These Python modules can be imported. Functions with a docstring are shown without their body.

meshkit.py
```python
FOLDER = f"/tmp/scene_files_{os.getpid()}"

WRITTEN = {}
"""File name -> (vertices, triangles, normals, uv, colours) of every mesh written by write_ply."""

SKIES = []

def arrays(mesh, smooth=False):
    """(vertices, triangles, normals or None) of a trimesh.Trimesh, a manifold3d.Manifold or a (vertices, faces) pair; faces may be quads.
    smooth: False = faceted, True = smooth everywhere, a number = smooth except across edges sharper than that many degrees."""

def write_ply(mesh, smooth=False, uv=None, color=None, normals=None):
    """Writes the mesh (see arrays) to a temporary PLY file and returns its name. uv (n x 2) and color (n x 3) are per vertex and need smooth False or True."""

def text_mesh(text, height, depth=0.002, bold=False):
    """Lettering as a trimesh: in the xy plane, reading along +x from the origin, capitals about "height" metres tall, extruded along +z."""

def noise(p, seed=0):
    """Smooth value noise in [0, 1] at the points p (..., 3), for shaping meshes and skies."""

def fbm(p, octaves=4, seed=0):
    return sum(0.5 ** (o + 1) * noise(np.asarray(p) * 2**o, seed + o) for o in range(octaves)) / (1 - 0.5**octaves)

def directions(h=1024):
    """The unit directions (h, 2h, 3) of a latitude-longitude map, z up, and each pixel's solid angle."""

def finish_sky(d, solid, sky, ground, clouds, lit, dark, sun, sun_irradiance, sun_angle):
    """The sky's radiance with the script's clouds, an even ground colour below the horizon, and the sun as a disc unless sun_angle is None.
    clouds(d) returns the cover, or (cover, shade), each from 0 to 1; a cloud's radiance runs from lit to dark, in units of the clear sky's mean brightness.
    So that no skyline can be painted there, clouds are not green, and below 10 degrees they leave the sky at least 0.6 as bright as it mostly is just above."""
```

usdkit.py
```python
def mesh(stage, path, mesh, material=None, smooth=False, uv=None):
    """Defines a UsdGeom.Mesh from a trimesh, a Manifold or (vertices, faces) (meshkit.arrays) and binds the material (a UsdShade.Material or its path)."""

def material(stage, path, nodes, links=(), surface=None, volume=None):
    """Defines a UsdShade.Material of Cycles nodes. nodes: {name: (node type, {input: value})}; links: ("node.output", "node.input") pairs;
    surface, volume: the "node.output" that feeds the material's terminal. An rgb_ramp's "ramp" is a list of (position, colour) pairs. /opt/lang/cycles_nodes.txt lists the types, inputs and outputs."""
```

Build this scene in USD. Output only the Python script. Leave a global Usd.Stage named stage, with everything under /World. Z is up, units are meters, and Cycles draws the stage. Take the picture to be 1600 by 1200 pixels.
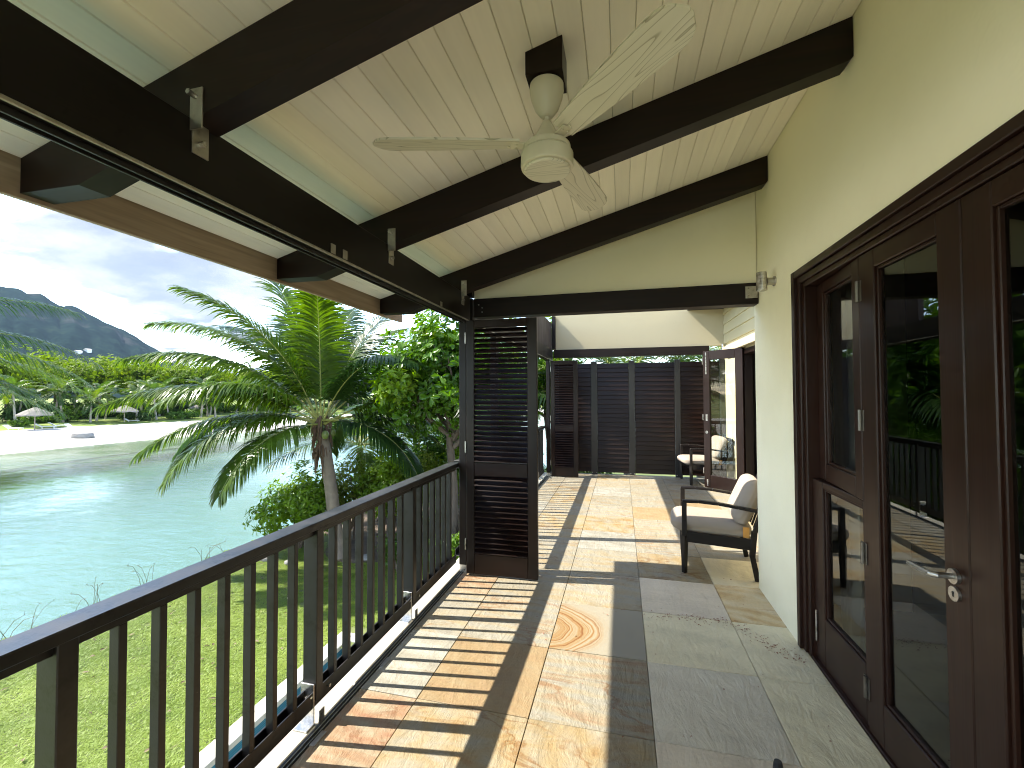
import math, random
import numpy as np
import trimesh
from scipy.spatial import ConvexHull
from pxr import Usd, UsdGeom, UsdLux, UsdShade, Gf, Sdf, Vt
import usdkit, meshkit

stage = Usd.Stage.CreateInMemory()
UsdGeom.SetStageUpAxis(stage, UsdGeom.Tokens.z)
UsdGeom.Xform.Define(stage, "/World")
UsdGeom.Scope.Define(stage, "/World/Looks")
rad, pi = math.radians, math.pi

# ------------------------------------------------------------------ camera, sky, sun
EXPOSURE = 3.05
SUN_INTENSITY, SKY_STRENGTH = 0.50, 0.095
yaw, pitch, roll = rad(13.9917), rad(1.3554), rad(-0.213)
CAM = np.array([0, 0, 1.6])
F = np.array([-math.sin(yaw) * math.cos(pitch), math.cos(yaw) * math.cos(pitch), math.sin(pitch)])
R0 = np.array([math.cos(yaw), math.sin(yaw), 0.0]); U0 = np.cross(R0, F)
R = math.cos(roll) * R0 + math.sin(roll) * U0
U = -math.sin(roll) * R0 + math.cos(roll) * U0
cam = UsdGeom.Camera.Define(stage, "/World/Camera")
cam.AddTransformOp().Set(Gf.Matrix4d(*R, 0, *U, 0, *(-F), 0, *CAM.tolist(), 1))
cam.CreateHorizontalApertureAttr(36.0)
cam.CreateVerticalApertureAttr(27.0)
cam.CreateFocalLengthAttr(36.0 * 685.285 / 1600)
cam.CreateClippingRangeAttr(Gf.Vec2f(0.05, 20000))
cam.CreateExposureAttr(EXPOSURE)

SUN = np.array([-0.90, -0.124, 1.0]); SUN /= np.linalg.norm(SUN)
sun_el, sun_rot = math.asin(SUN[2]), math.atan2(SUN[0], SUN[1])
sx = np.cross([0, 0, 1.0], SUN); sx /= np.linalg.norm(sx); sy = np.cross(SUN, sx)
sun = UsdLux.DistantLight.Define(stage, "/World/Sun")
sun.AddTransformOp().Set(Gf.Matrix4d(*sx, 0, *sy, 0, *SUN, 0, 0, 0, 0, 1))
sun.CreateIntensityAttr(SUN_INTENSITY); sun.CreateAngleAttr(0.53); sun.CreateNormalizeAttr(True)
sun.CreateColorAttr(Gf.Vec3f(1.0, 0.95, 0.86))

MAT = {}
def mat(name, nodes, links, surface=None, volume=None):
    MAT[name] = usdkit.material(stage, "/World/Looks/" + name, nodes, links, surface, volume)
    return MAT[name]

# the sky: clear blue with broken cumulus and a grey sheet
CLOUD = 1.12
mat("sky_look", {
    "s": ("sky_texture", {"sky_type": "single_scattering", "sun_disc": False, "sun_elevation": sun_el, "sun_rotation": sun_rot, "air_density": 1.0, "aerosol_density": 0.6}),
    "tc": ("texture_coordinate", {}),
    "sep": ("separate_xyz", {}),
    "zz": ("math", {"math_type": "add", "value2": 0.22}),
    "dx": ("math", {"math_type": "divide"}), "dy": ("math", {"math_type": "divide"}),
    "cv": ("combine_xyz", {"z": 3.7}),
    "n1": ("noise_texture", {"scale": 1.15, "detail": 9, "roughness": 0.56, "distortion": 0.3}),
    "cov": ("map_range", {"from_min": 0.45, "from_max": 0.57, "to_min": 0, "to_max": 1, "clamp": True}),
    "n2": ("noise_texture", {"scale": 2.2, "detail": 7, "roughness": 0.6}),
    "ramp": ("rgb_ramp", {"ramp": [(0.36, (0.45, 0.48, 0.58)), (0.48, (0.57, 0.60, 0.69)), (0.57, (0.88, 0.88, 0.90)), (0.66, (1.08, 1.05, 1.04))]}),
    "gain": ("mix_color", {"blend_type": "multiply", "fac": 1.0, "b": (CLOUD,) * 3, "use_clamp": False}),
    "mix": ("mix_color", {"blend_type": "mix"}),
    "bg": ("background_shader", {"strength": SKY_STRENGTH}),
}, [("tc.generated", "sep.vector"), ("sep.z", "zz.value1"), ("sep.x", "dx.value1"), ("zz.value", "dx.value2"), ("sep.y", "dy.value1"), ("zz.value", "dy.value2"),
    ("dx.value", "cv.x"), ("dy.value", "cv.y"), ("cv.vector", "n1.vector"), ("cv.vector", "n2.vector"), ("n1.fac", "cov.value"), ("n2.fac", "ramp.fac"),
    ("ramp.color", "gain.a"), ("s.color", "mix.a"), ("gain.result", "mix.b"), ("cov.result", "mix.fac"), ("mix.result", "bg.color")], surface="bg.background")
dome = UsdLux.DomeLight.Define(stage, "/World/sky")
UsdShade.MaterialBindingAPI.Apply(dome.GetPrim()).Bind(MAT["sky_look"])

# ------------------------------------------------------------------ naming helpers
used = {}
def numbered(parent, name):
    k = used.get((parent, name), 0); used[(parent, name)] = k + 1
    return f"{parent}/{name}" + (f"_{k:03d}" if k else "")
def tag(prim, label=None, cat=None, group=None, kind=None):
    for k, v in (("label", label), ("category", cat), ("group", group), ("kind", kind)):
        if v: prim.SetCustomDataByKey(k, v)
def put(path, mesh, m, smooth=30):
    return usdkit.mesh(stage, path, mesh, MAT[m] if isinstance(m, str) else m, smooth=smooth).GetPrim()
class Thing:
    """An Xform at the thing's base; its parts are given in world coordinates."""
    def __init__(self, name, label=None, cat=None, base=(0, 0, 0), group=None, kind=None, local=False):
        self.path = numbered("/World", name); self.base = np.array(base, float); self.local = local
        x = UsdGeom.Xform.Define(stage, self.path); x.AddTranslateOp().Set(Gf.Vec3d(*map(float, base)))
        self.prim = x.GetPrim(); tag(self.prim, label, cat, group, kind)
    def part(self, name, mesh, m, label=None, smooth=30, parent=None, kind=None):
        mesh = mesh.copy() if hasattr(mesh, "copy") else mesh
        if not self.local:
            if isinstance(mesh, tuple): mesh = (np.asarray(mesh[0]) - self.base, mesh[1])
            else: mesh.apply_translation(-self.base)
        p = numbered(parent or self.path, name)
        pr = put(p, mesh, m, smooth)
        tag(pr, label, kind=kind)
        return p
def single(name, mesh, m, label=None, cat=None, group=None, kind=None, smooth=30):
    pr = put(numbered("/World", name), mesh, m, smooth); tag(pr, label, cat, group, kind); return pr
def copy_of(src, name, loc, rotz=0, scale=1.0, label=None, group=None, cat=None):
    x = UsdGeom.Xform.Define(stage, numbered("/World", name))
    x.AddTranslateOp().Set(Gf.Vec3d(*map(float, loc))); x.AddRotateZOp().Set(float(rotz))
    if scale != 1.0: x.AddScaleOp().Set(Gf.Vec3f(*(np.ones(3) * scale).tolist()))
    x.GetPrim().GetReferences().AddInternalReference(src); x.GetPrim().SetInstanceable(True)
    tag(x.GetPrim(), label, cat, group)
    return x

# ------------------------------------------------------------------ mesh helpers
def _canon(b):
    v = []
    for sx_ in (-1, 1):
        for sy_ in (-1, 1):
            for sz_ in (-1, 1):
                c = np.array([sx_, sy_, sz_], float)
                for k in range(3):
                    p = c * (1 - b); p[k] = c[k]; v.append(p)
    return np.array(v)
_cv = _canon(0.2); _h = ConvexHull(_cv)
_cf = []
for s, eq in zip(_h.simplices, _h.equations):
    a, b_, c_ = _cv[s]
    _cf.append(s if np.dot(np.cross(b_ - a, c_ - a), eq[:3]) > 0 else s[::-1])
_cf = np.array(_cf)
def box(x0, x1, y0, y1, z0, z1, b=0.003):
    c = np.array([x0 + x1, y0 + y1, z0 + z1]) / 2; h = np.abs(np.array([x1 - x0, y1 - y0, z1 - z0])) / 2
    b = min(b, h.min() * 0.45)
    sg = np.sign(_cv)
    full = np.isclose(np.abs(_cv), 1)
    v = c + sg * np.where(full, h, h - b)
    return trimesh.Trimesh(v, _cf, process=False)
def rbox(sz, b, rot=None, at=(0, 0, 0)):
    m = box(-sz[0] / 2, sz[0] / 2, -sz[1] / 2, sz[1] / 2, -sz[2] / 2, sz[2] / 2, b)
    if rot is not None: m.apply_transform(rot)
    m.apply_translation(at); return m
def rotm(ang, ax): return trimesh.transformations.rotation_matrix(ang, ax)
def cat(*ms):
    ms = [m for q in ms for m in (q if isinstance(q, (list, tuple)) else [q])]
    return trimesh.util.concatenate(ms)
def bar(p, q, w, h, b=0.003, up=(0, 0, 1)):
    """A bar from p to q, w wide (sideways) and h high."""
    p, q = np.array(p, float), np.array(q, float); d = q - p; L = np.linalg.norm(d); d /= L
    s = np.cross(d, up); s /= np.linalg.norm(s); u = np.cross(s, d)
    m = box(-L / 2, L / 2, -w / 2, w / 2, -h / 2, h / 2, b)
    T = np.eye(4); T[:3, 0], T[:3, 1], T[:3, 2], T[:3, 3] = d, -s, u, (p + q) / 2
    m.apply_transform(T); return m
def prism(poly, a0, a1, axis="y"):
    """poly: counter-clockwise or clockwise 2-D outline (convex), extruded between a0 and a1 along the axis."""
    P = np.array(poly, float); n = len(P); v = []
    for a in (a0, a1):
        for p in P:
            v.append({"y": (p[0], a, p[1]), "x": (a, p[0], p[1]), "z": (p[0], p[1], a)}[axis])
    f = [(0, i, i + 1) for i in range(1, n - 1)] + [(n, n + i + 1, n + i) for i in range(1, n - 1)]
    for i in range(n):
        j = (i + 1) % n; f += [(i, n + i, n + j), (i, n + j, j)]
    m = trimesh.Trimesh(v, f, process=False); m.fix_normals(); return m
def tube(pts, rads, sides=8, caps=True):
    p = np.asarray(pts, float); n = len(p); rads = np.broadcast_to(rads, (n,))
    t = np.gradient(p, axis=0); t /= np.linalg.norm(t, axis=1, keepdims=True) + 1e-12
    a = np.cross(t, np.where(np.abs(t[:, 2:]) < 0.92, [0, 0, 1.0], [1.0, 0, 0])); a /= np.linalg.norm(a, axis=1, keepdims=True)
    for i in range(1, n):
        if a[i] @ a[i - 1] < 0: a[i] = -a[i]
    b = np.cross(t, a); g = np.arange(sides) * 2 * pi / sides
    v = (p[:, None] + rads[:, None, None] * (np.cos(g)[None, :, None] * a[:, None] + np.sin(g)[None, :, None] * b[:, None])).reshape(-1, 3)
    i, j = np.meshgrid(np.arange(n - 1), np.arange(sides), indexing="ij"); j2 = (j + 1) % sides
    q = np.stack([i * sides + j, i * sides + j2, (i + 1) * sides + j2, (i + 1) * sides + j], -1).reshape(-1, 4)
    f = np.vstack([q[:, [0, 1, 2]], q[:, [0, 2, 3]]])
    if caps:
        v = np.vstack([v, p[0], p[-1]]); c0, c1 = n * sides, n * sides + 1; k = np.arange(sides); k2 = (k + 1) % sides
        f = np.vstack([f, np.stack([np.full(sides, c0), k2, k], 1), np.stack([np.full(sides, c1), (n - 1) * sides + k, (n - 1) * sides + k2], 1)])
    return trimesh.Trimesh(v, f, process=False)
def cyl(p, q, r, sides=16): return tube([p, q], r, sides)
def lathe(prof, at=(0, 0, 0), sides=32):
    m = trimesh.creation.revolve(np.array(prof, float), sections=sides); m.apply_translation(at); return m
def leaves(base, d, nrm, L, W, bend=0.25, fold=0.15, shape=(0.75, 1.0)):
    """Vectorised leaves: base points, directions, normals, lengths, widths -> (v, f). Eight triangles' worth of folded blade in 6 faces."""
    n = len(base); d = d / np.linalg.norm(d, axis=1, keepdims=True)
    s = np.cross(d, nrm); s /= np.linalg.norm(s, axis=1, keepdims=True) + 1e-9; u = np.cross(s, d)
    L, W = np.broadcast_to(L, n)[:, None], np.broadcast_to(W, n)[:, None]
    def pt(t, w, lift): return base + d * (t * L) + s * (w * W / 2) + u * (lift * W - bend * t * t * L)
    V = np.stack([pt(0, 0, 0), pt(.4, -shape[0], fold), pt(.4, 0, 0), pt(.4, shape[0], fold), pt(.75, -shape[1] * .9, fold), pt(.75, 0, 0), pt(.75, shape[1] * .9, fold), pt(1.0, 0, 0)], 1)
    fq = np.array([(0, 2, 1), (0, 3, 2), (1, 2, 5), (1, 5, 4), (2, 3, 6), (2, 6, 5), (4, 5, 7), (5, 6, 7)])
    f = (np.arange(n)[:, None, None] * 8 + fq[None]).reshape(-1, 3)
    return V.reshape(-1, 3), f
def joinvf(L):
    vs, fs, k = [], [], 0
    for v, f in L:
        vs.append(v); fs.append(np.asarray(f) + k); k += len(v)
    return np.vstack(vs), np.vstack(fs)
def grid(xs, ys, zf):
    X_, Y_ = np.meshgrid(np.asarray(xs, float), np.asarray(ys, float), indexing="ij"); Z = zf(X_, Y_)
    v = np.stack([X_, Y_, Z], -1).reshape(-1, 3); ny = len(ys)
    i, j = np.meshgrid(np.arange(len(xs) - 1), np.arange(ny - 1), indexing="ij")
    q = np.stack([i * ny + j, (i + 1) * ny + j, (i + 1) * ny + j + 1, i * ny + j + 1], -1).reshape(-1, 4)
    return v, np.vstack([q[:, [0, 1, 2]], q[:, [0, 2, 3]]])
def unit(v): v = np.asarray(v, float); return v / (np.linalg.norm(v, axis=-1, keepdims=True) + 1e-12)

# ------------------------------------------------------------------ materials
def plain(name, col, rough=0.5, metallic=0.0, bump=0.0, bscale=40, var=0.12, vscale=6, spec=None, stretch=(1, 1, 1), bdist=0.01):
    P = {"base_color": col, "roughness": rough, "metallic": metallic}
    if spec is not None: P["specular_ior_level"] = spec
    nodes = {"g": ("geometry", {}), "m": ("mapping", {"scale": stretch}), "n": ("noise_texture", {"scale": vscale, "detail": 6, "roughness": .6}),
             "r": ("rgb_ramp", {"ramp": [(0.25, tuple(c * (1 - var) for c in col)), (0.75, tuple(min(1, c * (1 + var)) for c in col))]}),
             "n2": ("noise_texture", {"scale": bscale, "detail": 5, "roughness": .65}),
             "rr": ("map_range", {"from_min": .3, "from_max": .7, "to_min": max(0.03, rough - .1), "to_max": min(1, rough + .1), "clamp": True}),
             "p": ("principled_bsdf", P)}
    links = [("g.position", "m.vector"), ("m.vector", "n.vector"), ("m.vector", "n2.vector"), ("n.fac", "r.fac"), ("r.color", "p.base_color"), ("n.fac", "rr.value"), ("rr.result", "p.roughness")]
    if bump:
        nodes["b"] = ("bump", {"strength": bump, "distance": bdist}); links += [("n2.fac", "b.height"), ("b.normal", "p.normal")]
    return mat(name, nodes, links, "p.BSDF")
def wood(name, c0, c1, rough=0.4, axis="x", scale=1.0, bump=0.15, rnd=0.25):
    """Grain along the axis."""
    st = {"x": (1.5, 30, 30), "y": (30, 1.5, 30), "z": (30, 30, 1.5)}[axis]
    return mat(name, {"g": ("geometry", {}), "m": ("mapping", {"scale": tuple(s * scale for s in st)}),
        "n": ("noise_texture", {"scale": 1.0, "detail": 7, "roughness": .62, "distortion": .6}), "n3": ("noise_texture", {"scale": 1.3, "detail": 3}),
        "r": ("rgb_ramp", {"ramp": [(.3, c0), (.7, c1)]}), "oi": ("object_info", {}),
        "v": ("map_range", {"from_min": 0, "from_max": 1, "to_min": 1 - rnd, "to_max": 1 + rnd}), "h": ("hsv", {}),
        "rr": ("map_range", {"from_min": .3, "from_max": .7, "to_min": max(rough - .12, .05), "to_max": rough + .12}),
        "b": ("bump", {"strength": bump, "distance": .004}), "p": ("principled_bsdf", {"roughness": rough, "specular_ior_level": .28})},
        [("g.position", "m.vector"), ("m.vector", "n.vector"), ("n.fac", "r.fac"), ("r.color", "h.color"), ("oi.random", "v.value"), ("v.result", "h.value"), ("h.color", "p.base_color"),
         ("g.position", "n3.vector"), ("n3.fac", "rr.value"), ("rr.result", "p.roughness"), ("n.fac", "b.height"), ("b.normal", "p.normal")], "p.BSDF")
def leafmat(name, c0, c1, c2, trans=0.35, rough=0.38, nscale=0.8, spec=.36):
    return mat(name, {"g": ("geometry", {}), "n": ("noise_texture", {"scale": nscale, "detail": 3}), "a": ("math", {"math_type": "multiply_add", "value2": 0.55, "value3": 0.0}),
        "s": ("math", {"math_type": "multiply_add", "value2": 0.55}), "oi": ("object_info", {}), "t2": ("math", {"math_type": "multiply_add", "value2": 0.16, "value3": -0.08}), "sum": ("math", {"math_type": "add"}),
        "r": ("rgb_ramp", {"ramp": [(.15, c0), (.5, c1), (.85, c2)]}),
        "p": ("principled_bsdf", {"roughness": rough, "specular_ior_level": spec}), "tc": ("hsv", {"saturation": 1.15, "value": 1.7}), "t": ("translucent_bsdf", {}), "mx": ("mix_closure", {"fac": trans})},
        [("g.position", "n.vector"), ("g.random_per_island", "a.value1"), ("n.fac", "s.value1"), ("a.value", "s.value3"), ("oi.random", "t2.value1"), ("s.value", "sum.value1"), ("t2.value", "sum.value2"), ("sum.value", "r.fac"),
         ("r.color", "p.base_color"), ("r.color", "tc.color"), ("tc.color", "t.color"), ("p.BSDF", "mx.closure1"), ("t.BSDF", "mx.closure2")], "mx.closure")

wood("dark_beam_x", (0.0040, 0.0018, 0.0010), (0.0140, 0.0058, 0.0030), .45, "x", rnd=.1)
wood("dark_beam_y", (0.003, 0.0017, 0.0012), (0.006, 0.0032, 0.0022), .45, "y", rnd=.1)
wood("dark_post_z", (0.0035, 0.0020, 0.0016), (0.007, 0.0037, 0.0027), .40, "z", rnd=.1)
wood("shutter_z", (0.0050, 0.0026, 0.0019), (0.0095, 0.0046, 0.0034), .36, "z", rnd=.12)
wood("shutter_x", (0.0065, 0.0030, 0.0023), (0.0125, 0.0056, 0.0042), .33, "x", rnd=.2)
wood("screen_x", (0.0075, 0.0034, 0.0023), (0.0135, 0.0060, 0.0042), .36, "x", rnd=.2)
wood("door_z", (0.015, 0.0056, 0.0031), (0.024, 0.0088, 0.0048), .36, "z", rnd=.08)
wood("door_y", (0.015, 0.0056, 0.0031), (0.024, 0.0088, 0.0048), .36, "y", rnd=.08)
wood("door_far", (0.0065, 0.0026, 0.0016), (0.011, 0.0042, 0.0026), .42, "z", rnd=.08)
wood("fascia_y", (0.25, 0.18, 0.115), (0.40, 0.30, 0.20), .6, "y", rnd=.1)
wood("chair_wood", (0.006, 0.0045, 0.004), (0.012, 0.0085, 0.007), .38, "x", rnd=.05)
wood("panel_board", (0.022, 0.014, 0.014), (0.035, 0.023, 0.022), .5, "z", rnd=.1)
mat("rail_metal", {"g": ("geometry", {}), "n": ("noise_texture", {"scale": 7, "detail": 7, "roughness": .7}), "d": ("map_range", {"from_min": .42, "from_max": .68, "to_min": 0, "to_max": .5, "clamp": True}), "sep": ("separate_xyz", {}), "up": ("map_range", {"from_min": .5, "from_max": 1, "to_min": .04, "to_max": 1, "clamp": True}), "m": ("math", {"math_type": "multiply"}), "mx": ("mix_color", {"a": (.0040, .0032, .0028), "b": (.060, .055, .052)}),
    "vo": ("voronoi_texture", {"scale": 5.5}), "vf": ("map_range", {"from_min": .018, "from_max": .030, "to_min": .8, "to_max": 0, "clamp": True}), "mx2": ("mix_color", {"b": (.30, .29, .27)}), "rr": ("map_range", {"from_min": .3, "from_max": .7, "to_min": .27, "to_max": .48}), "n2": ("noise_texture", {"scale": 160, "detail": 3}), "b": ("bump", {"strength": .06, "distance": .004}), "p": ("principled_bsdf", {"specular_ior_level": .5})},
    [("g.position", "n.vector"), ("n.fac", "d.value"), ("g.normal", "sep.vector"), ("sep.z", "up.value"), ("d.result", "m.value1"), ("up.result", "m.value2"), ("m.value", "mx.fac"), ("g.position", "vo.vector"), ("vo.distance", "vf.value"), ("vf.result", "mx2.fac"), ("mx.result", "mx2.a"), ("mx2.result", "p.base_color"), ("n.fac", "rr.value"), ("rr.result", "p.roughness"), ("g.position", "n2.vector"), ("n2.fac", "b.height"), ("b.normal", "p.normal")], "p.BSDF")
plain("screen_post", (0.009, 0.0085, 0.0085), .4, 0, .05, 200)
mat("wall_paint", {"g": ("geometry", {}), "n": ("noise_texture", {"scale": .8, "detail": 7, "roughness": .62}), "n2": ("noise_texture", {"scale": 5.5, "detail": 8, "roughness": .7, "distortion": 1.0}), "n3": ("noise_texture", {"scale": 60, "detail": 4}),
    "r": ("rgb_ramp", {"ramp": [(.28, (.83, .765, .54)), (.5, (.89, .83, .60)), (.72, (.91, .855, .64))]}), "sc": ("map_range", {"from_min": .64, "from_max": .74, "to_min": 0, "to_max": .22, "clamp": True}), "mx": ("mix_color", {"b": (.62, .56, .38)}),
    "sep": ("separate_xyz", {}), "lo": ("map_range", {"from_min": 0, "from_max": .35, "to_min": .30, "to_max": 0, "clamp": True}), "lm": ("math", {"math_type": "multiply"}), "mx2": ("mix_color", {"b": (.52, .46, .33)}),
    "ad": ("math", {"math_type": "multiply_add", "value2": .35}), "b": ("bump", {"strength": .22, "distance": .006}), "p": ("principled_bsdf", {"roughness": .72})},
    [("g.position", "n.vector"), ("g.position", "n2.vector"), ("g.position", "n3.vector"), ("n.fac", "r.fac"), ("n2.fac", "sc.value"), ("sc.result", "mx.fac"), ("r.color", "mx.a"), ("g.position", "sep.vector"), ("sep.z", "lo.value"), ("lo.result", "lm.value1"), ("n2.fac", "lm.value2"), ("lm.value", "mx2.fac"), ("mx.result", "mx2.a"), ("mx2.result", "p.base_color"),
     ("n3.fac", "ad.value1"), ("n2.fac", "ad.value3"), ("ad.value", "b.height"), ("b.normal", "p.normal")], "p.BSDF")
plain("court_paint", (0.46, 0.40, 0.255), .75, 0, .12, 90, .02, 1.2, bdist=.004)
plain("siding_paint", (0.62, 0.55, 0.34), .6, 0, .05, 60, .04, 2)
mat("ceiling_paint", {"g": ("geometry", {}), "m": ("mapping", {"scale": (9, .7, 9)}), "n": ("noise_texture", {"scale": 2.2, "detail": 7, "roughness": .65}), "oi": ("object_info", {}), "v": ("map_range", {"to_min": .93, "to_max": 1.03}), "nv": ("map_range", {"from_min": .3, "from_max": .7, "to_min": .96, "to_max": 1.03}), "mu": ("math", {"math_type": "multiply"}),
    "h": ("hsv", {"color": (.90, .84, .695)}), "b": ("bump", {"strength": .12, "distance": .003}), "p": ("principled_bsdf", {"roughness": .62, "specular_ior_level": .16})},
    [("g.position", "m.vector"), ("m.vector", "n.vector"), ("oi.random", "v.value"), ("n.fac", "nv.value"), ("v.result", "mu.value1"), ("nv.result", "mu.value2"), ("mu.value", "h.value"), ("h.color", "p.base_color"), ("n.fac", "b.height"), ("b.normal", "p.normal")], "p.BSDF")
plain("fan_paint", (0.66, 0.61, 0.46), .38, 0, 0, 60, .03, 4)
plain("steel", (0.55, 0.53, 0.50), .30, 1.0, .05, 120, .12, 20)
plain("dull_steel", (0.42, 0.40, 0.36), .42, 1.0, .08, 120, .25, 25)
plain("hinge_metal", (0.17, 0.155, 0.135), .42, 1.0, .08, 120, .25, 25)
plain("black_rubber", (0.012, 0.012, 0.012), .5)
plain("track_black", (0.015, 0.013, 0.012), .45)
plain("grout", (0.26, 0.225, 0.16), .9, 0, .3, 120)
plain("ledge_stone", (0.36, 0.34, 0.28), .7, 0, .35, 60, .10, 5)
plain("coping_stone", (0.44, 0.425, 0.365), .75, 0, .3, 40, .1, 4)
plain("concrete", (0.38, 0.36, 0.32), .8, 0, .3, 30, .15, 2)
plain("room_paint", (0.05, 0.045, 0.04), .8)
plain("roof_tile", (0.10, 0.08, 0.07), .8, 0, .3, 20, .3, 4)
plain("cushion", (0.28, 0.23, 0.175), .9, 0, .35, 420, .07, 9, bdist=.004)
plain("cushion_foam", (0.55, 0.27, 0.06), .8, 0, .2, 200)
mat("sand", {"g": ("geometry", {}), "sep": ("separate_xyz", {}), "n": ("noise_texture", {"scale": .5, "detail": 6}), "j": ("math", {"math_type": "multiply_add", "value2": .18}), "mr": ("map_range", {"from_min": -4.1, "from_max": -2.9, "clamp": True}),
    "r": ("rgb_ramp", {"ramp": [(.0, (.11, .14, .07)), (.45, (.17, .19, .105)), (.74, (.32, .30, .21)), (.84, (.41, .385, .32)), (.93, (.44, .41, .355)), (1, (.44, .41, .36))]}), "n2": ("noise_texture", {"scale": 3, "detail": 5}), "b": ("bump", {"strength": .4, "distance": .1}), "p": ("principled_bsdf", {"roughness": .95})},
    [("g.position", "sep.vector"), ("g.position", "n.vector"), ("n.fac", "j.value1"), ("sep.z", "j.value3"), ("j.value", "mr.value"), ("mr.result", "r.fac"), ("r.color", "p.base_color"), ("g.position", "n2.vector"), ("n2.fac", "b.height"), ("b.normal", "p.normal")], "p.BSDF")
plain("soil", (0.10, 0.072, 0.05), .95, 0, .7, 9, .4, 3, bdist=.05)
plain("rock", (0.19, 0.18, 0.165), .85, 0, .5, 14, .3, 3, bdist=.03)
plain("trunk_bark", (0.20, 0.16, 0.12), .9, 0, .6, 18, .3, 5, bdist=.02)
plain("tree_bark", (0.10, 0.075, 0.055), .9, 0, .6, 24, .3, 5, bdist=.02)
plain("far_bark", (0.26, 0.225, 0.18), .9)
plain("palm_fibre", (0.11, 0.065, 0.038), .95, 0, .6, 60, .4, 16, bdist=.02)
plain("coconut", (0.16, 0.20, 0.05), .45, 0, .1, 20, .2, 6)
plain("rachis", (0.27, 0.27, 0.07), .5, 0, 0, 20, .2, 3)
plain("rachis_brown", (0.26, 0.17, 0.07), .6, 0, 0, 20, .2, 3)
plain("thatch", (0.19, 0.17, 0.14), .95, 0, .7, 12, .25, 5, bdist=.05)
plain("lounger_white", (0.62, 0.62, 0.60), .6)
plain("house_white", (0.72, 0.70, 0.66), .7)
plain("house_window", (0.03, 0.035, 0.04), .2)
plain("red_roof", (0.42, 0.085, 0.045), .75, 0, .3, 12, .2, 3)
plain("dry_leaf", (0.22, 0.06, 0.03), .8)
plain("dry_grass", (0.13, 0.10, 0.045), .8)
plain("curtain_cloth", (0.70, 0.66, 0.54), .9, 0, .1, 200)
leafmat("palm_leaf", (0.040, 0.080, 0.007), (0.100, 0.165, 0.013), (0.21, 0.26, 0.026), .36, .30)
leafmat("palm_leaf_deep", (0.022, 0.052, 0.012), (0.048, 0.092, 0.017), (0.095, 0.145, 0.028), .34, .30)
leafmat("palm_leaf_yellow", (0.07, 0.11, 0.015), (0.13, 0.17, 0.022), (0.22, 0.21, 0.04), .35, .4)
leafmat("almond_leaf", (0.038, 0.098, 0.006), (0.110, 0.215, 0.010), (0.25, 0.345, 0.016), .40, .30)
leafmat("bright_leaf", (0.11, 0.19, 0.012), (0.19, 0.29, 0.016), (0.29, 0.38, 0.02), .42, .35)
leafmat("bush_leaf", (0.045, 0.100, 0.007), (0.125, 0.215, 0.013), (0.27, 0.34, 0.026), .36, .34)
leafmat("pale_bush_leaf", (0.10, 0.145, 0.018), (0.19, 0.245, 0.035), (0.31, 0.345, 0.07), .3, .45)
leafmat("canopy_leaf", (0.085, 0.140, 0.003), (0.20, 0.275, 0.004), (0.32, 0.37, 0.006), .35, .6, .15, .15)
leafmat("grove_leaf", (0.040, 0.078, 0.014), (0.085, 0.145, 0.022), (0.16, 0.22, 0.034), .32, .45, .2, .25)
leafmat("grass_blade", (0.13, 0.195, 0.022), (0.27, 0.335, 0.060), (0.45, 0.46, 0.19), .30, .55, .9)
leafmat("lime_leaf", (0.075, 0.15, 0.008), (0.18, 0.285, 0.014), (0.33, 0.41, 0.03), .38, .36)
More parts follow.
